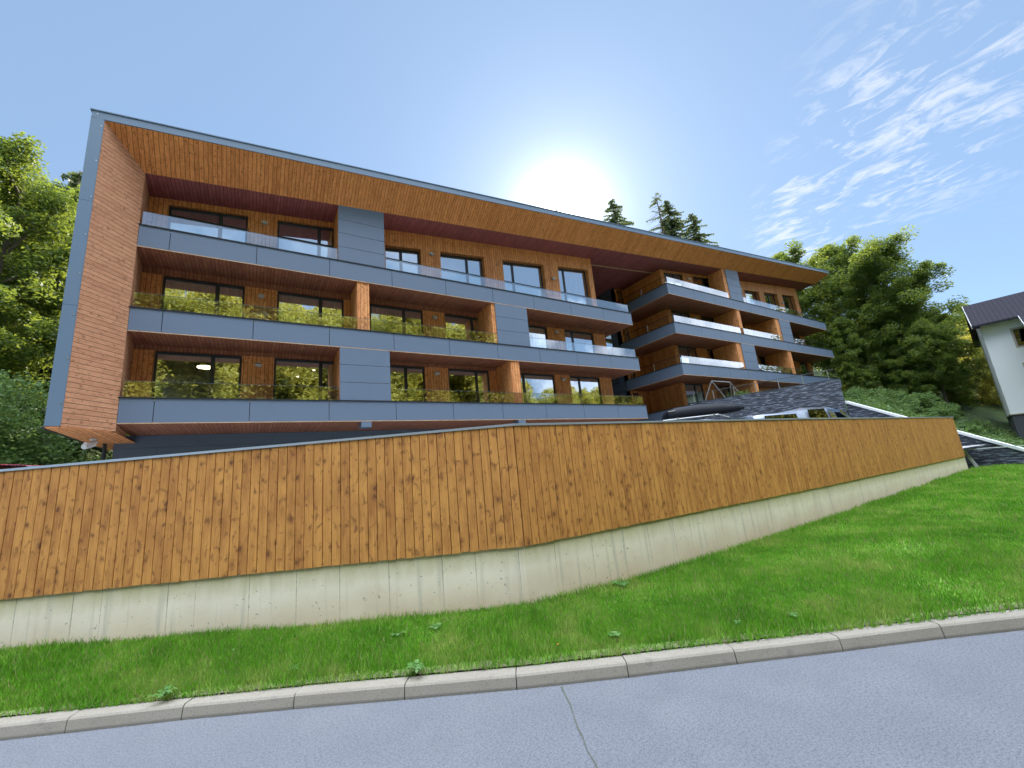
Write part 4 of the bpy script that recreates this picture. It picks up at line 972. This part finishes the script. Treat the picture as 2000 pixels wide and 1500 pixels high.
mb = MB(); mb.box(-1.0, -.94, -.62, .62, 1.63, 1.665); mb.build('crossbar', STEEL, T2); mb = MB(); mb.box(.05, .11, -.62, .62, 1.63, 1.665); mb.build('crossbar', STEEL, T2)
RB = thing('roof_box', 'glossy black roof box strapped on top of the dark blue car', 'roof box', (11.9, 7.75, 2.965), H(.8, -.6))
st = [(-1.2, .02, .12, .17, .26, .18), (-1.15, .0, .13, .24, .36, .28), (-.9, .0, .15, .33, .40, .31), (-.2, .0, .16, .37, .41, .31), (.5, .0, .16, .35, .40, .30), (.95, .03, .16, .28, .36, .24), (1.15, .08, .15, .20, .24, .14)]
o = loft(st).build('shell', BLACKG, RB, smooth=True); es = o.modifiers.new('split', 'EDGE_SPLIT'); es.split_angle = R(40)
for s in (-1, 1):
    mb = MB(); A = [(-1.15, s*.335, .205), (-.95, s*.36, .21), (-.95, s*.355, .235), (-1.15, s*.33, .228)]; mb.prism(A, [(p[0], p[1]+s*.03, p[2]) for p in A]); mb.build('badge', STEEL, RB)
# magenta-red car roof at the left
REDP = paint('red_paint', (.42, .02, .07))
T3 = thing('red_car', 'red car whose roof just shows above the left end of the wooden wall', 'car', (-3.55, 10.4, 1.17), H(.86, -.5))
o = loft([(-2.0, .5, .8, .9, .78, .6), (-1.9, .35, .9, 1.2, .82, .6), (-1.4, .3, .92, 1.48, .84, .58), (-.3, .3, .92, 1.54, .85, .58), (.4, .3, .90, 1.46, .85, .56), (1.1, .3, .86, .98, .84, .66), (1.8, .34, .78, .86, .8, .6), (2.0, .42, .66, .7, .7, .5)]).build('body', REDP, T3, smooth=True)
es = o.modifiers.new('split', 'EDGE_SPLIT'); es.split_angle = R(32)
sidewin(T3, [[(-1.5, .81, .97), (-.4, .825, .97), (-.4, .65, 1.40), (-1.25, .65, 1.36)], [(-.32, .825, .97), (.85, .82, .95), (.35, .64, 1.32), (-.32, .65, 1.40)]])
frontglass(T3, (1.1, .6, 1.0), (.48, .54, 1.44)); wheels(T3, (-1.25, 1.25), .74, .33)

# ------------------------------------------------------------------ white house on the right
HS = thing('white_house', 'white rendered house with a dark tiled roof and dark stone plinth', 'house', (47.57, 6.6, 0), H(.17, -.985))
m = MT('white_render', .8, spec=.3); o_ = m.obj(); m.base(m.mix(m.noise(o_, .8, 5, .6), (.80, .81, .82), (.74, .75, .76))); m.bump(m.noise(o_, 40, 3), .3, .01); REND = m.m
m = MT('dark_roof_tiles', .95, spec=.15); o_ = m.obj(); sp_ = m.n('ShaderNodeSeparateXYZ'); m.l(o_, sp_.inputs[0])
rw = m.math('FRACT', m.math('MULTIPLY', sp_.outputs[1], 3.0)); cw = m.math('FRACT', m.math('MULTIPLY', sp_.outputs[0], 4.0))
c = m.mix(m.ramp(rw, [(.05, (0, 0, 0)), (.35, (1, 1, 1)), (.9, (.7, .7, .7)), (1, (0, 0, 0))]), (.010, .009, .012), (.042, .038, .048))
m.base(m.mix(m.math('MULTIPLY', m.noise(o_, 2, 4), .4), c, (.03, .028, .036))); m.bump(m.math('ADD', rw, m.math('MULTIPLY', m.math('SINE', m.math('MULTIPLY', cw, 6.28)), .4)), .9, .04); TILES = m.m
# local axes: x along the front towards the viewer's right, y = away from the front (left-hand normal) -> back is +y
mb = MB()
F1 = 2.75
def hw(x0, x1, z0, z1): mb.box(x0, x1, 0, .35, z0, z1)
wins = [(1.5, 3.2, 7.6, 8.9), (1.5, 3.2, 4.95, 6.25), (5.0, 6.6, 7.6, 8.9), (5.0, 6.6, 4.95, 6.25)]
hw(0, 1.5, F1, 9.75); hw(3.2, 5.0, F1, 9.75); hw(6.6, 11, F1, 9.75)
for a, b in ((1.5, 3.2), (5.0, 6.6)): hw(a, b, F1, 4.95); hw(a, b, 6.25, 7.6); hw(a, b, 8.9, 9.75)
mb.box(0, .3, .35, 9, F1, 9.75); mb.box(10.7, 11, .35, 9, F1, 9.75); mb.box(.3, 10.7, 8.7, 9, F1, 9.75)
for x in (0, 10.7): mb.prism([(x, .0, 9.751), (x, 9, 9.751), (x, 4.5, 12.1)], [(x+.3, .0, 9.751), (x+.3, 9, 9.751), (x+.3, 4.5, 12.1)])
mb.build('house_walls', REND, HS)
mb = MB(); mb.box(.0+.03, 10.97, .04, 8.97, -1.0, F1-.002); mb.build('stone_plinth', plain('dark_plinth', (.06, .065, .075), .7), HS)
mb = MB(); mb.box(-.04, 11.04, -.04, 9.04, F1-.06, F1+.02); mb.build('plinth_ledge', plain('sand_ledge', (.42, .38, .28), .8), HS)
for (a, b, c0, c1) in wins:
    mb = MB()
    for q in ((a, b, c0, c0+.08), (a, b, c1-.08, c1), (a, a+.08, c0+.08, c1-.08), (b-.08, b, c0+.08, c1-.08)): mb.box(q[0], q[1], .12, .2, q[2], q[3])
    o = mb.build('window', plain('brown_frame', (.10, .05, .03), .5), HS)
    mb = MB(); mb.box(a+.08, b-.08, .15, .165, c0+.08, c1-.08); mb.build('pane', glass('dark_pane', .05, (.06, .05, .05), .0), o)
    mb = MB()
    for q in ((a-.12, b+.12, c1+.001, c1+.11), (a-.12, b+.12, c0-.11, c0-.001), (a-.12, a-.001, c0, c1), (b+.001, b+.12, c0, c1)): mb.box(q[0], q[1], -.02, -.001, q[2], q[3])
    mb.build('window_surround', plain('beige_surround', (.46, .40, .33), .8), HS)
def roofplane(pts, name, mat, th=.16):
    mb = MB(); mb.prism(pts, [(p[0], p[1], p[2]-th) for p in pts]); return mb.build(name, mat, HS)
sl_ = (12.3-9.75)/4.5
roofplane([(-.4, -.75, 9.75-.75*sl_+.35), (11.8, -.75, 9.75-.75*sl_+.35), (11.8, 4.5, 12.42), (-.4, 4.5, 12.42)], 'roof', TILES)
roofplane([(-.4, 4.51, 12.42), (11.8, 4.51, 12.42), (11.8, 9.75, 9.7), (-.4, 9.75, 9.7)], 'roof', TILES)
roofplane([(1.95, -2.9, 8.45), (11.8, -2.9, 8.45), (11.8, -.76, 9.66), (1.95, -.76, 9.66)], 'porch_roof', TILES)
BARGE = plain('white_barge_board', (.7, .68, .66), .5); DKP = plain('dark_soffit_boards', (.07, .035, .045), .6)
mb = MB(); A = [(-.43, -.8, 9.46), (-.43, 4.5, 12.20), (-.43, 4.5, 12.46), (-.43, -.8, 9.70)]; mb.prism(A, [(-.40, p[1], p[2]) for p in A]); mb.build('barge_board', BARGE, HS); mb = MB(); A = [(1.92, -2.95, 8.22), (1.92, -.76, 9.45), (1.92, -.76, 9.70), (1.92, -2.95, 8.48)]; mb.prism(A, [(1.949, p[1], p[2]) for p in A]); mb.build('barge_board', BARGE, HS)
mb = MB(); A = [(-.39, 4.6, 12.2), (-.39, 9.7, 9.4), (0, 9.7, 9.4), (0, 4.6, 12.2)]; mb.prism(A, [(p[0], p[1], p[2]-.04) for p in A]); A = [(-.39, -.7, 9.42), (-.39, 4.5, 12.15), (-.002, 4.5, 12.15), (-.002, -.7, 9.42)]; mb.prism(A, [(p[0], p[1], p[2]-.04) for p in A]); mb.build('eave_soffit', DKP, HS)

# ------------------------------------------------------------------ vegetation
def leafmat(name, stops, trans=.45, tcol=(.35, .5, .05)):
    m = MT(name, .5, spec=.35); u, v = m.uv()
    p = m.n('ShaderNodeNewGeometry').outputs['Position']
    t = m.math('ADD', m.math('MULTIPLY', u, .55), m.math('MULTIPLY', m.noise(p, .5, 3), .5))
    c = m.ramp(t, stops); m.base(c)
    tr = m.n('ShaderNodeBsdfTranslucent'); m.l(m.mix(.6, c, tcol), tr.inputs[0])
    mx = m.n('ShaderNodeMixShader'); mx.inputs[0].default_value = trans
    m.l(m.b.outputs[0], mx.inputs[1]); m.l(tr.outputs[0], mx.inputs[2]); m.l(mx.outputs[0], m.t.nodes['Material Output'].inputs[0]); return m.m
LEAF = leafmat('broad_leaf', [(.2, (.034, .070, .018)), (.5, (.062, .118, .024)), (.85, (.14, .185, .036))], .45, (.42, .48, .05))
LEAFY = leafmat('yellow_green_leaf', [(.2, (.07, .11, .012)), (.5, (.14, .18, .018)), (.85, (.25, .26, .025))], .5, (.65, .6, .04))
LEAFO = leafmat('sunlit_leaf', [(.2, (.13, .15, .035)), (.5, (.26, .26, .05)), (.85, (.42, .38, .07))], .4, (.65, .58, .08))  # brighter golden leaf, sunlight put into the colour itself
LEAFG = leafmat('willow_leaf', [(.2, (.04, .085, .022)), (.5, (.075, .15, .035)), (.85, (.15, .23, .065))], .35, (.3, .42, .10))
NEEDLE = leafmat('spruce_needle', [(.2, (.035, .06, .028)), (.5, (.06, .095, .035)), (.85, (.10, .135, .05))], .35, (.3, .34, .10))
m = MT('bark', .9); o_ = m.obj(); m.base(m.mix(m.noise(o_, 6, 5, .7), (.10, .075, .055), (.20, .165, .13))); m.bump(m.noise(o_, 14, 4), .6, .03); BARK = m.m
def leaf_mesh(name, cen, rad, per, lsize, mat, parent, rg, flat=.7, up=.25):
    """cen (n,3), rad (n,) clump radii, per leaves per clump -> one mesh of diamond leaves"""
    n = len(cen)*per; C = np.repeat(cen, per, 0); Rr = np.repeat(rad, per)
    d = rg.normal(size=(n, 3)); d /= np.linalg.norm(d, axis=1)[:, None]; rr = rg.random(n)**.42
    P = C+d*(rr*Rr)[:, None]*np.array([1, 1, flat])
    a = rg.normal(size=(n, 3)); a[:, 2] *= .5; a /= np.linalg.norm(a, axis=1)[:, None]
    nn = rg.normal(size=(n, 3))*.75+np.array([0, 0, up*2.2]); b = np.cross(nn, a); b /= np.linalg.norm(b, axis=1)[:, None]+1e-9
    sz = lsize*(.6+.8*rg.random(n)); a *= sz[:, None]; b *= (sz*.42)[:, None]
    v = np.stack([P-a*.5, P+b*.5-a*.05, P+a*.5, P-b*.5-a*.05], 1).reshape(-1, 3)
    uv = np.zeros((n, 4, 2)); uv[:, :, 0] = (np.repeat(rg.random(len(cen)), per)*.45+rg.random(n)*.55)[:, None]
    return npmesh(name, v, np.arange(n*4).reshape(n, 4), 4, mat, uv.reshape(-1, 2), parent)
def limbs(h, r, nl, spread, rg, base=.3):
    """trunk and limbs as point lists; returns tube list and tip points"""
    tubes = []; tips = []
    tr = [Vector((0, 0, 0))]; x = Vector((0, 0, 0))
    for k in range(1, 8): x = x+Vector((rg.normal()*.12, rg.normal()*.12, h*.9/7)); tr.append(x.copy())
    tubes.append((tr, [r*(1-.12*k) for k in range(8)]))
    for k in range(nl):
        f = base+(1-base)*(k+.5)/nl*.95; i = min(6, int(f*7)); p = tr[i].lerp(tr[i+1], f*7-i)
        a = k*2.4+rg.normal()*.3; L = spread*(1.05-abs(f-.5)*.9)*(.8+.4*rg.random())
        pts = [p]; dirv = Vector((math.cos(a), math.sin(a), .55+.5*f))
        for s in range(4):
            dirv = (dirv+Vector((rg.normal()*.22, rg.normal()*.22, .05))).normalized(); pts.append(pts[-1]+dirv*L/4)
        tubes.append((pts, [r*.38*(1-.2*s) for s in range(5)])); tips += pts[2:]
        for s in (1, 2, 3):
            q = pts[s]; d2 = (dirv+Vector((rg.normal()*.8, rg.normal()*.8, rg.normal()*.3))).normalized()
            pp = [q, q+d2*L*.22, q+d2*L*.4+Vector((0, 0, .1))]; tubes.append((pp, [r*.16, r*.1, r*.05])); tips += pp[1:]
    return tubes, tips
def broadleaf(name, label, cat, h, r, spread, seed, mat, nclump=80, per=240, ls=.2, crown=(.25, 1.0), cr=(.55, 1.1), group=None, base=.25):
    rg = np.random.default_rng(seed); t = thing(name, label, cat, group=group)
    tubes, tips = limbs(h, r, 16, spread, rg, base)
    mb = MB()
    for pts, rad in tubes: mb.tube(pts, rad, 7, cap=False)
    mb.build('trunk', BARK, t, smooth=True)
    tp = np.array([tuple(p) for p in tips]); ex = []
    while len(ex) < max(10, nclump-len(tp)):
        zz_ = rg.random(); a = rg.random()*6.283; env = spread*(math.sin(math.pi*min(1, .12+.88*zz_)**.8)**.6)*(.9+.25*math.sin(3*a+seed)); q = (rg.random()**.5)*env
        ex.append((q*math.cos(a), q*math.sin(a), h*(crown[0]+(crown[1]-crown[0])*zz_)))
    cen = np.concatenate([tp, np.array(ex)]); cen = cen[rg.permutation(len(cen))[:nclump]]
    rad = cr[0]+(cr[1]-cr[0])*rg.random(len(cen))
    leaf_mesh('crown', cen, rad, per, ls, mat, t, rg, flat=.82, up=.1); return t
def spruce(name, label, cat, h, spread, seed, group=None, dens=1.0, dead=False):
    rg = np.random.default_rng(seed); t = thing(name, label, cat, group=group)
    mb = MB(); mb.tube([(0, 0, 0), (0, 0, h*.5), (0, 0, h)], [.02*h*.8, .011*h, .012], 8)
    V = []; U = []
    nw = int(h/.42)
    for w in range(nw):
        z = h*(.10+.90*w/nw); f = 1-z/h; L0 = spread*(f**.62)+.1; nb = 5+int(4*f*dens)
        for b in range(nb):
            a = rg.random()*6.283; L = L0*(.6+.6*rg.random()); zt = z+rg.normal()*.15
            p0 = np.array([0, 0, zt]); dr = np.array([math.cos(a), math.sin(a), 0]); dip = -.35*L*(.5+f)
            P = lambda s: p0+dr*L*s+np.array([0, 0, dip*s*s*1.2+.22*L*max(0, s-.6)])
            if rg.random() < .5: mb.tube([tuple(P(0)), tuple(P(.5)), tuple(P(1))], [.03, .018, .006], 3, cap=False)
            if dead: 
                mb.tube([tuple(P(0)), tuple(P(.5)), tuple(P(1))], [.03, .018, .008], 3, cap=False)
                if rg.random() < .75: continue
            k = max(4, int(L*7*dens)); sd = np.array([-math.sin(a), math.cos(a), 0])
            for j in range(k):
                s = (j+.7)/k; c = P(s)
                for sg in (-1, 1):
                    ln_ = .55*(1-s*.55)*(.7+.6*rg.random())*(.6+.4*f); q = c+sd*sg*ln_*.8+dr*ln_*.5+np.array([0, 0, -.25*ln_+rg.normal()*.04]); wv = dr*.07+np.array([0, 0, -.05])
                    V += [c-wv, c+wv, q+wv*.5, q-wv*.5]; U.append(rg.random())
                q = c+np.array([rg.normal()*.05, rg.normal()*.05, -.28*(.5+rg.random())]); V += [c-dr*.08, c+dr*.08, q+dr*.03, q-dr*.03]; U.append(rg.random())
    mb.build('trunk', BARK, t, smooth=True)
    V = np.array(V); n = len(U); uv = np.repeat(np.array(U), 4)[:, None]*np.array([[1, 0]])
    npmesh('crown', V, np.arange(n*4).reshape(n, 4), 4, NEEDLE, uv, t); return t
def bush(name, label, cat, h, rad, seed, mat, ls=.11, nc=42, per=230, group=None):
    rg = np.random.default_rng(seed); t = thing(name, label, cat, group=group); mb = MB(); cen = []
    for k in range(14):
        a = rg.random()*6.283; rr = rad*rg.random()**.6; tip = Vector((rr*math.cos(a), rr*math.sin(a), h*(.55+.45*rg.random())*(1-.35*rr/rad)))
        mb.tube([(rg.normal()*.1, rg.normal()*.1, -.1), (tip.x*.5, tip.y*.5, tip.z*.55), tuple(tip)], [.03, .02, .006], 5, cap=False); cen += [tuple(tip), (tip.x*.7, tip.y*.7, tip.z*.7)]
    mb.build('stem', BARK, t, smooth=True)
    while len(cen) < nc:
        a = rg.random()*6.283; rr = rad*rg.random()**.5; cen.append((rr*math.cos(a), rr*math.sin(a), h*rg.random()*.75*(1-.4*rr/rad)))
    cen = np.array(cen); leaf_mesh('foliage', cen, (.28+.3*rg.random(len(cen)))*h*.38, per, ls, mat, t, rg, flat=.85, up=.15); return t
def dup(root, loc_, rz=0, sc=1.0, label=None, group=None):
    r = root.copy(); COL.objects.link(r); r.location = loc_; r.rotation_euler = (0, 0, rz); r.scale = (sc, sc, sc) if not isinstance(sc, tuple) else sc
    if label: r['label'] = label
    if group: r['group'] = group
    for ch in list(root.children):
        c_ = ch.copy(); COL.objects.link(c_); c_.parent = r
    return r
def place(o, loc_, rz=0, sc=1.0): o.location = loc_; o.rotation_euler = (0, 0, rz); o.scale = (sc, sc, sc) if not isinstance(sc, tuple) else sc

GL = 'trees of the wood left of the building'; GR = 'trees right of the building'; GB = 'spruces showing above the roof'
t1 = broadleaf('deciduous_tree', 'tall leafy tree at the left edge of the photo with sunlit yellow green top', 'tree', 17.0, .22, 4.2, 11, LEAF, 230, 210, .20, group=GL, cr=(.4, .95))
place(t1, (-10.9, 28.0, 3.2), 0, 1.0)
t2 = broadleaf('deciduous_tree', 'leafy tree close behind the grey gable edge, reaching half way up it', 'tree', 16.5, .2, 3.8, 23, LEAF, 210, 210, .20, group=GL, cr=(.4, .95))
place(t2, (-9.3, 31.5, 3.8), 1.2, 1.0)
for (x, y, z, rz, s, src, lb) in ((-14.5, 31, 4, 2, 1.05, t1, 'leafy tree second row behind the tallest tree on the left'), (-12.0, 37, 6, .6, 1.02, t2, 'farther leafy tree filling the gap left of the grey gable edge'),
                                  (-17, 36, 6, 4, 1.1, t2, 'dark leafy tree deepest in the wood on the left'), (-8.0, 41, 7, 2.2, .95, t1, 'leafy tree farthest back beside the grey gable'), (-13.0, 25.5, 2.5, 3.3, .62, t2, 'small shaded tree low at the left photo edge'),
                                  (-7.2, 33.5, 3.6, 5.1, .60, t1, 'small shaded tree seen under the bottom corner of the gable')):
    dup(src, (x, y, z), rz, s, lb)
sp1 = spruce('spruce_tree', 'conical spruce nearest the bright sun glow, tip above the roof edge', 'tree', 22, 6.2, 5, GB, 1.25); place(sp1, (53.8, 44.8, 27.1))
sp2 = spruce('spruce_tree', 'tallest green spruce of the pair above the roof, beside a bare one', 'tree', 20, 5.8, 9, GB, 1.25); place(sp2, (59.6, 38.0, 26.2))
sp3 = spruce('spruce_tree', 'thin half bare spruce with few needles above the roof', 'tree', 21, 5.4, 14, GB, .9, True); place(sp3, (57.9, 38.6, 26.5))
dup(sp2, (61.0, 34.9, 21.9), 2.0, 1.0, 'rightmost and lowest of the spruces above the roof', GB)
dup(sp3, (46.9, 52.2, 29.0), 1.0, 1.0, 'tiny bare tree tip poking over the roof within the sun glow', GB)
dup(sp1, (-11.1, 36.5, 3.6), 1.0, 1.0, 'dark spruce whose branch tips show beside the grey gable edge', GL)
dup(sp2, (-16, 43, 8), 1.7, 1.0, 'dark spruce standing deep in the wood on the left', GL)
# right-hand group
r1 = broadleaf('deciduous_tree', 'broad leafy tree directly beside the right end of the roof', 'tree', 17.5, .26, 4.9, 41, LEAF, 330, 210, .24, group=GR, cr=(.45, 1.1)); place(r1, (57.5, 22.6, 6.2), 0, 1.14)
r2 = broadleaf('deciduous_tree', 'tallest leafy tree right of the building with a rounded sunlit top', 'tree', 17.8, .28, 5.6, 52, LEAF, 380, 210, .24, group=GR, cr=(.45, 1.1)); place(r2, (58.0, 13.6, 4.2), 0, 1.05)
for (x, y, z, rz, s, src, lb) in ((61.0, 18.6, 5.6, 2.1, 1.16, r1, 'leafy tree between and behind the two big trees on the right'), (57.8, 13.0, 4.2, .5, .70, r2, 'smaller dark leafy tree at the right flank of the group'),
                                  (54.5, 17.2, 4.2, 4.0, .62, r1, 'low shaded tree in front of the big trees beside the balconies'), (55.0, 11.2, 3.4, 3.0, .52, r2, 'low dark tree in front of the tallest one on the right')):
    dup(src, (x, y, z), rz, s, lb)
y1 = broadleaf('deciduous_tree', 'yellow green sunlit tree left of the white house', 'tree', 9.5, .16, 3.8, 63, LEAFO, 110, 240, .24, group=GR, base=.1, crown=(.05, 1)); place(y1, (66.0, 9.8, 1.6), 0, 1.1)
dup(y1, (71, 13.4, 2.4), 2, 1.2, 'bright yellow green tree glimpsed through the big trees on the right'); dup(y1, (59.5, 9.2, 1.0), 4, .60, 'small sunlit yellow green tree low beside the white house')
for k, (x, y, z, s, src, lb) in enumerate(((56.5, 15.2, 4.0, .52, r1, 'low dark crown filling the gap under the tallest tree on the right'), (62, 14.6, 3.6, .62, r2, 'mid height dark tree behind the tallest one, nearest its right side'), (54.0, 12.9, 3.4, .34, r2, 'small dark tree whose crown hides the trunks above the undergrowth'), (57.6, 10.9, 2.4, .36, r1, 'small dark tree low between the tree group and the yellow green one'), (84, 20, 6, 1.0, r2, 'far tree on the slope seen through the gaps on the right'), (92, 14, 5, .9, r1, 'farthest tree beside the white house roof'), (51.5, 16.6, 3.8, .34, r1, 'small dark tree just right of the tall slate wall'))):
    dup(src, (x, y, z), k*1.9+.4, s, lb)
dup(y1, (80, 13, 3.5), 1, 1.3, 'sunlit tree farthest back behind the trees on the right')
GBu = 'bushes on the bank'
b1 = bush('bush', 'grey green willow bush below the trees at the left photo edge', 'bush', 5.6, 2.3, 71, LEAFG, .15, 60, 330, GL); place(b1, (-8.3, 22.9, 2.4))
dup(b1, (-10.4, 25.0, 2.4), 2, 1.2, 'pale willow bush behind the nearest one at the left photo edge'); dup(b1, (-6.6, 25.5, 1.3), 1.0, .62, 'low dark bush under the corner of the building gable'); dup(b1, (-5.7, 29, 1.0), 1.0, .75, 'low bush farther back under the corner of the gable')
b2 = bush('bush', 'leafy bush on the bank just right of the tall slate wall', 'bush', 2.5, 1.7, 83, LEAFG, .13, 44, 260, GBu); place(b2, (39.5, 12.6, 3.7))
bl = ['bush above the middle of the white coping', 'round bush at the foot of the trees above the coping', 'bush beside the end of the wooden wall', 'bush just above the white coping where it leaves the wooden wall',
      'bush in front of the dark house plinth', 'dark bush on the bank below the yellow green trees', 'bush at the right photo edge above the coping', 'low bush at the far right on the bank',
      'bush half hidden behind the wooden wall end', 'bush at the back of the bank under the big trees', 'bush between the big trees and the white house', 'bush lowest on the bank beside the coping']
for k, (x, y, s) in enumerate(((38.0, 10.8, .9), (43.5, 11.2, 1.1), (38.5, 9.4, .7), (35.5, 8.0, .5), (46.5, 8.3, .5), (45.5, 10.2, .8), (40.0, 6.6, .42), (41.5, 5.0, .4), (34, 9.6, .6), (46, 13.4, 1.1), (48.5, 10.6, .8), (33.0, 6.4, .4))):
    dup(b2, (x, y, float(hill_z(np.array(x), np.array(y)))-.1), k*1.3, s, bl[k])
rgu = np.random.default_rng(5); n_ = 900; ux = 28.3+22*rgu.random(n_)**1.3; uy = -3+19*rgu.random(n_); lowf = np.clip((uy-5)/5, .3, 1)
cen = np.stack([ux, uy, hill_z(ux, uy)+(.2+.35*rgu.random(n_))*lowf], 1)
uo = leaf_mesh('undergrowth', cen, (.45+.5*rgu.random(n_))*(.4+.6*lowf), 90, .16, LEAFG, None, rgu, flat=.75, up=.15)
uo['kind'] = 'stuff'; uo['label'] = 'tangled green undergrowth covering the bank above the white coping'; uo['category'] = 'undergrowth'
# trees across the road, behind the viewer: seen in the window and railing reflections
GO = 'trees across the road mirrored in the windows'
t1b = broadleaf('deciduous_tree', 'golden lit dense tree across the road', 'tree', 17.5, .2, 4.6, 99, LEAFO, 200, 230, .30, group=GO, cr=(.8, 1.5), base=.1, crown=(.05, 1)); place(t1b, (-28, -17.5, -.2), 0, 1.35)
for k in range(36):
    x = -25+k*2.6; y = -16-5.5*(k % 2)-1.5*random.random(); s = (1.42 if x < 31 else .86)*(.94+.14*random.random())*(1.1 if k % 2 else 1)
    src = (t1b, t1b, t1b, sp2, t1b, t1b, t1b)[k % 7]
    o = dup(src, (x, y, -.2), k*1.1, s*(.82 if src is not t1b else 1), 'tree across the road that only shows mirrored in the windows', GO)

# weeds in the verge
def weed(name, label, n, L, seed, w=.35):
    rg = np.random.default_rng(seed); t = thing(name, label, 'weed', group='weeds in the lawn'); mb = MB()
    for k in range(n):
        a = rg.random()*6.283; l = L*(.6+.6*rg.random()); ww = l*w*.5; dx, dy = math.cos(a), math.sin(a); px_, py_ = -dy*ww, dx*ww; hz = l*(.35+.4*rg.random())
        P = [Vector((dx*l*s, dy*l*s, hz*math.sin(s*2.2)*1.0)) for s in (0.05, .35, .7, 1.0)]; wd = (.15, .9, 1.0, .1)
        for i in range(3): mb.poly([P[i]+Vector((px_*wd[i], py_*wd[i], .008)), P[i]-Vector((px_*wd[i], py_*wd[i], -.008)), P[i+1]-Vector((px_*wd[i+1], py_*wd[i+1], 0)), P[i+1]+Vector((px_*wd[i+1], py_*wd[i+1], 0))], [(rg.random(), 0)]*4)
    mb.build('leaves', WEED, t, smooth=True); return t
WEED = leafmat('weed_leaf', [(.2, (.06, .16, .03)), (.5, (.10, .24, .05)), (.85, (.17, .30, .09))], .3, (.3, .5, .1))
w1 = weed('weed', 'feathery dandelion-like weed near the kerb on the left', 16, .10, 1, .28); place(w1, (-.57, 5.05, .14))
w2 = weed('weed', 'dark upright weed near the kerb in the middle of the photo', 14, .10, 2, .34); place(w2, (1.27, 3.92, .14))
w3 = weed('weed', 'large leafed weed against the concrete right of the bend', 9, .12, 3, .8); place(w3, (4.05, 4.22, .19))
for k, (x, y, s, src, lb) in enumerate(((1.75, 4.55, .6, w3, 'round leaf weed at the foot of the concrete, centre'), (1.95, 4.25, .5, w3, 'small round leaved weed in the grass left of the bend'), (1.2, 5.0, .6, w3, 'weed at the concrete foot left of centre'),
                                    (-.3, 6.0, .7, w3, 'weed patch by the concrete on the left'), (-.9, 6.1, .6, w1, 'thin weed leaves near the concrete at far left'), (3.9, 2.6, .5, w2, 'weed near the kerb right of centre'),
                                    (2.5, 4.3, .7, w1, 'silvery weed at the wall bend'), (4.4, 2.35, .55, w1, 'weed beside the kerb on the right'), (.4, 4.75, .6, w1, 'small weed in the grass left of the dark upright one'), (2.9, 3.2, .6, w3, 'tiny weed in the lawn near the middle kerb'), (6.6, 4.1, .8, w3, 'weed at the concrete foot on the right'))):
    dup(src, (x, y, .16), k, s, lb)
for k in range(16):
    f = random.random(); x = -2.4+f*5.0; y0 = np.interp(x, [-2.3, .1, 2.8], [7.40, 5.93, 4.36])-.07-.55*random.random()**1.6
    dup(w3 if k % 3 else w1, (x, float(y0), .22), k*1.7, .35+.35*random.random(), 'small round leaf weed scattered below the left run of the concrete', 'small weeds below the concrete')
for k, (x, y) in enumerate(((1.75, 3.95), (2.4, 3.4), (.5, 4.9), (4.6, 3.2))):
    t = thing('fallen_leaf', ('orange fallen leaf in the grass beside the dark upright weed', 'orange fallen leaf close to the kerb in the middle', 'small orange leaf lying in the grass on the left', 'orange fleck of a leaf in the lawn on the right')[k], 'leaf', (x, y, .19), k, 'fallen leaves')
    mb = MB(); mb.prism([(-.015, 0, 0), (0, -.010, .004), (.018, 0, .001), (0, .010, .005)], [(-.015, 0, .002), (0, -.010, .006), (.018, 0, .003), (0, .010, .007)]); mb.build('leaf_blade', plain('orange_leaf', (.5, .14, .02), .7), t)
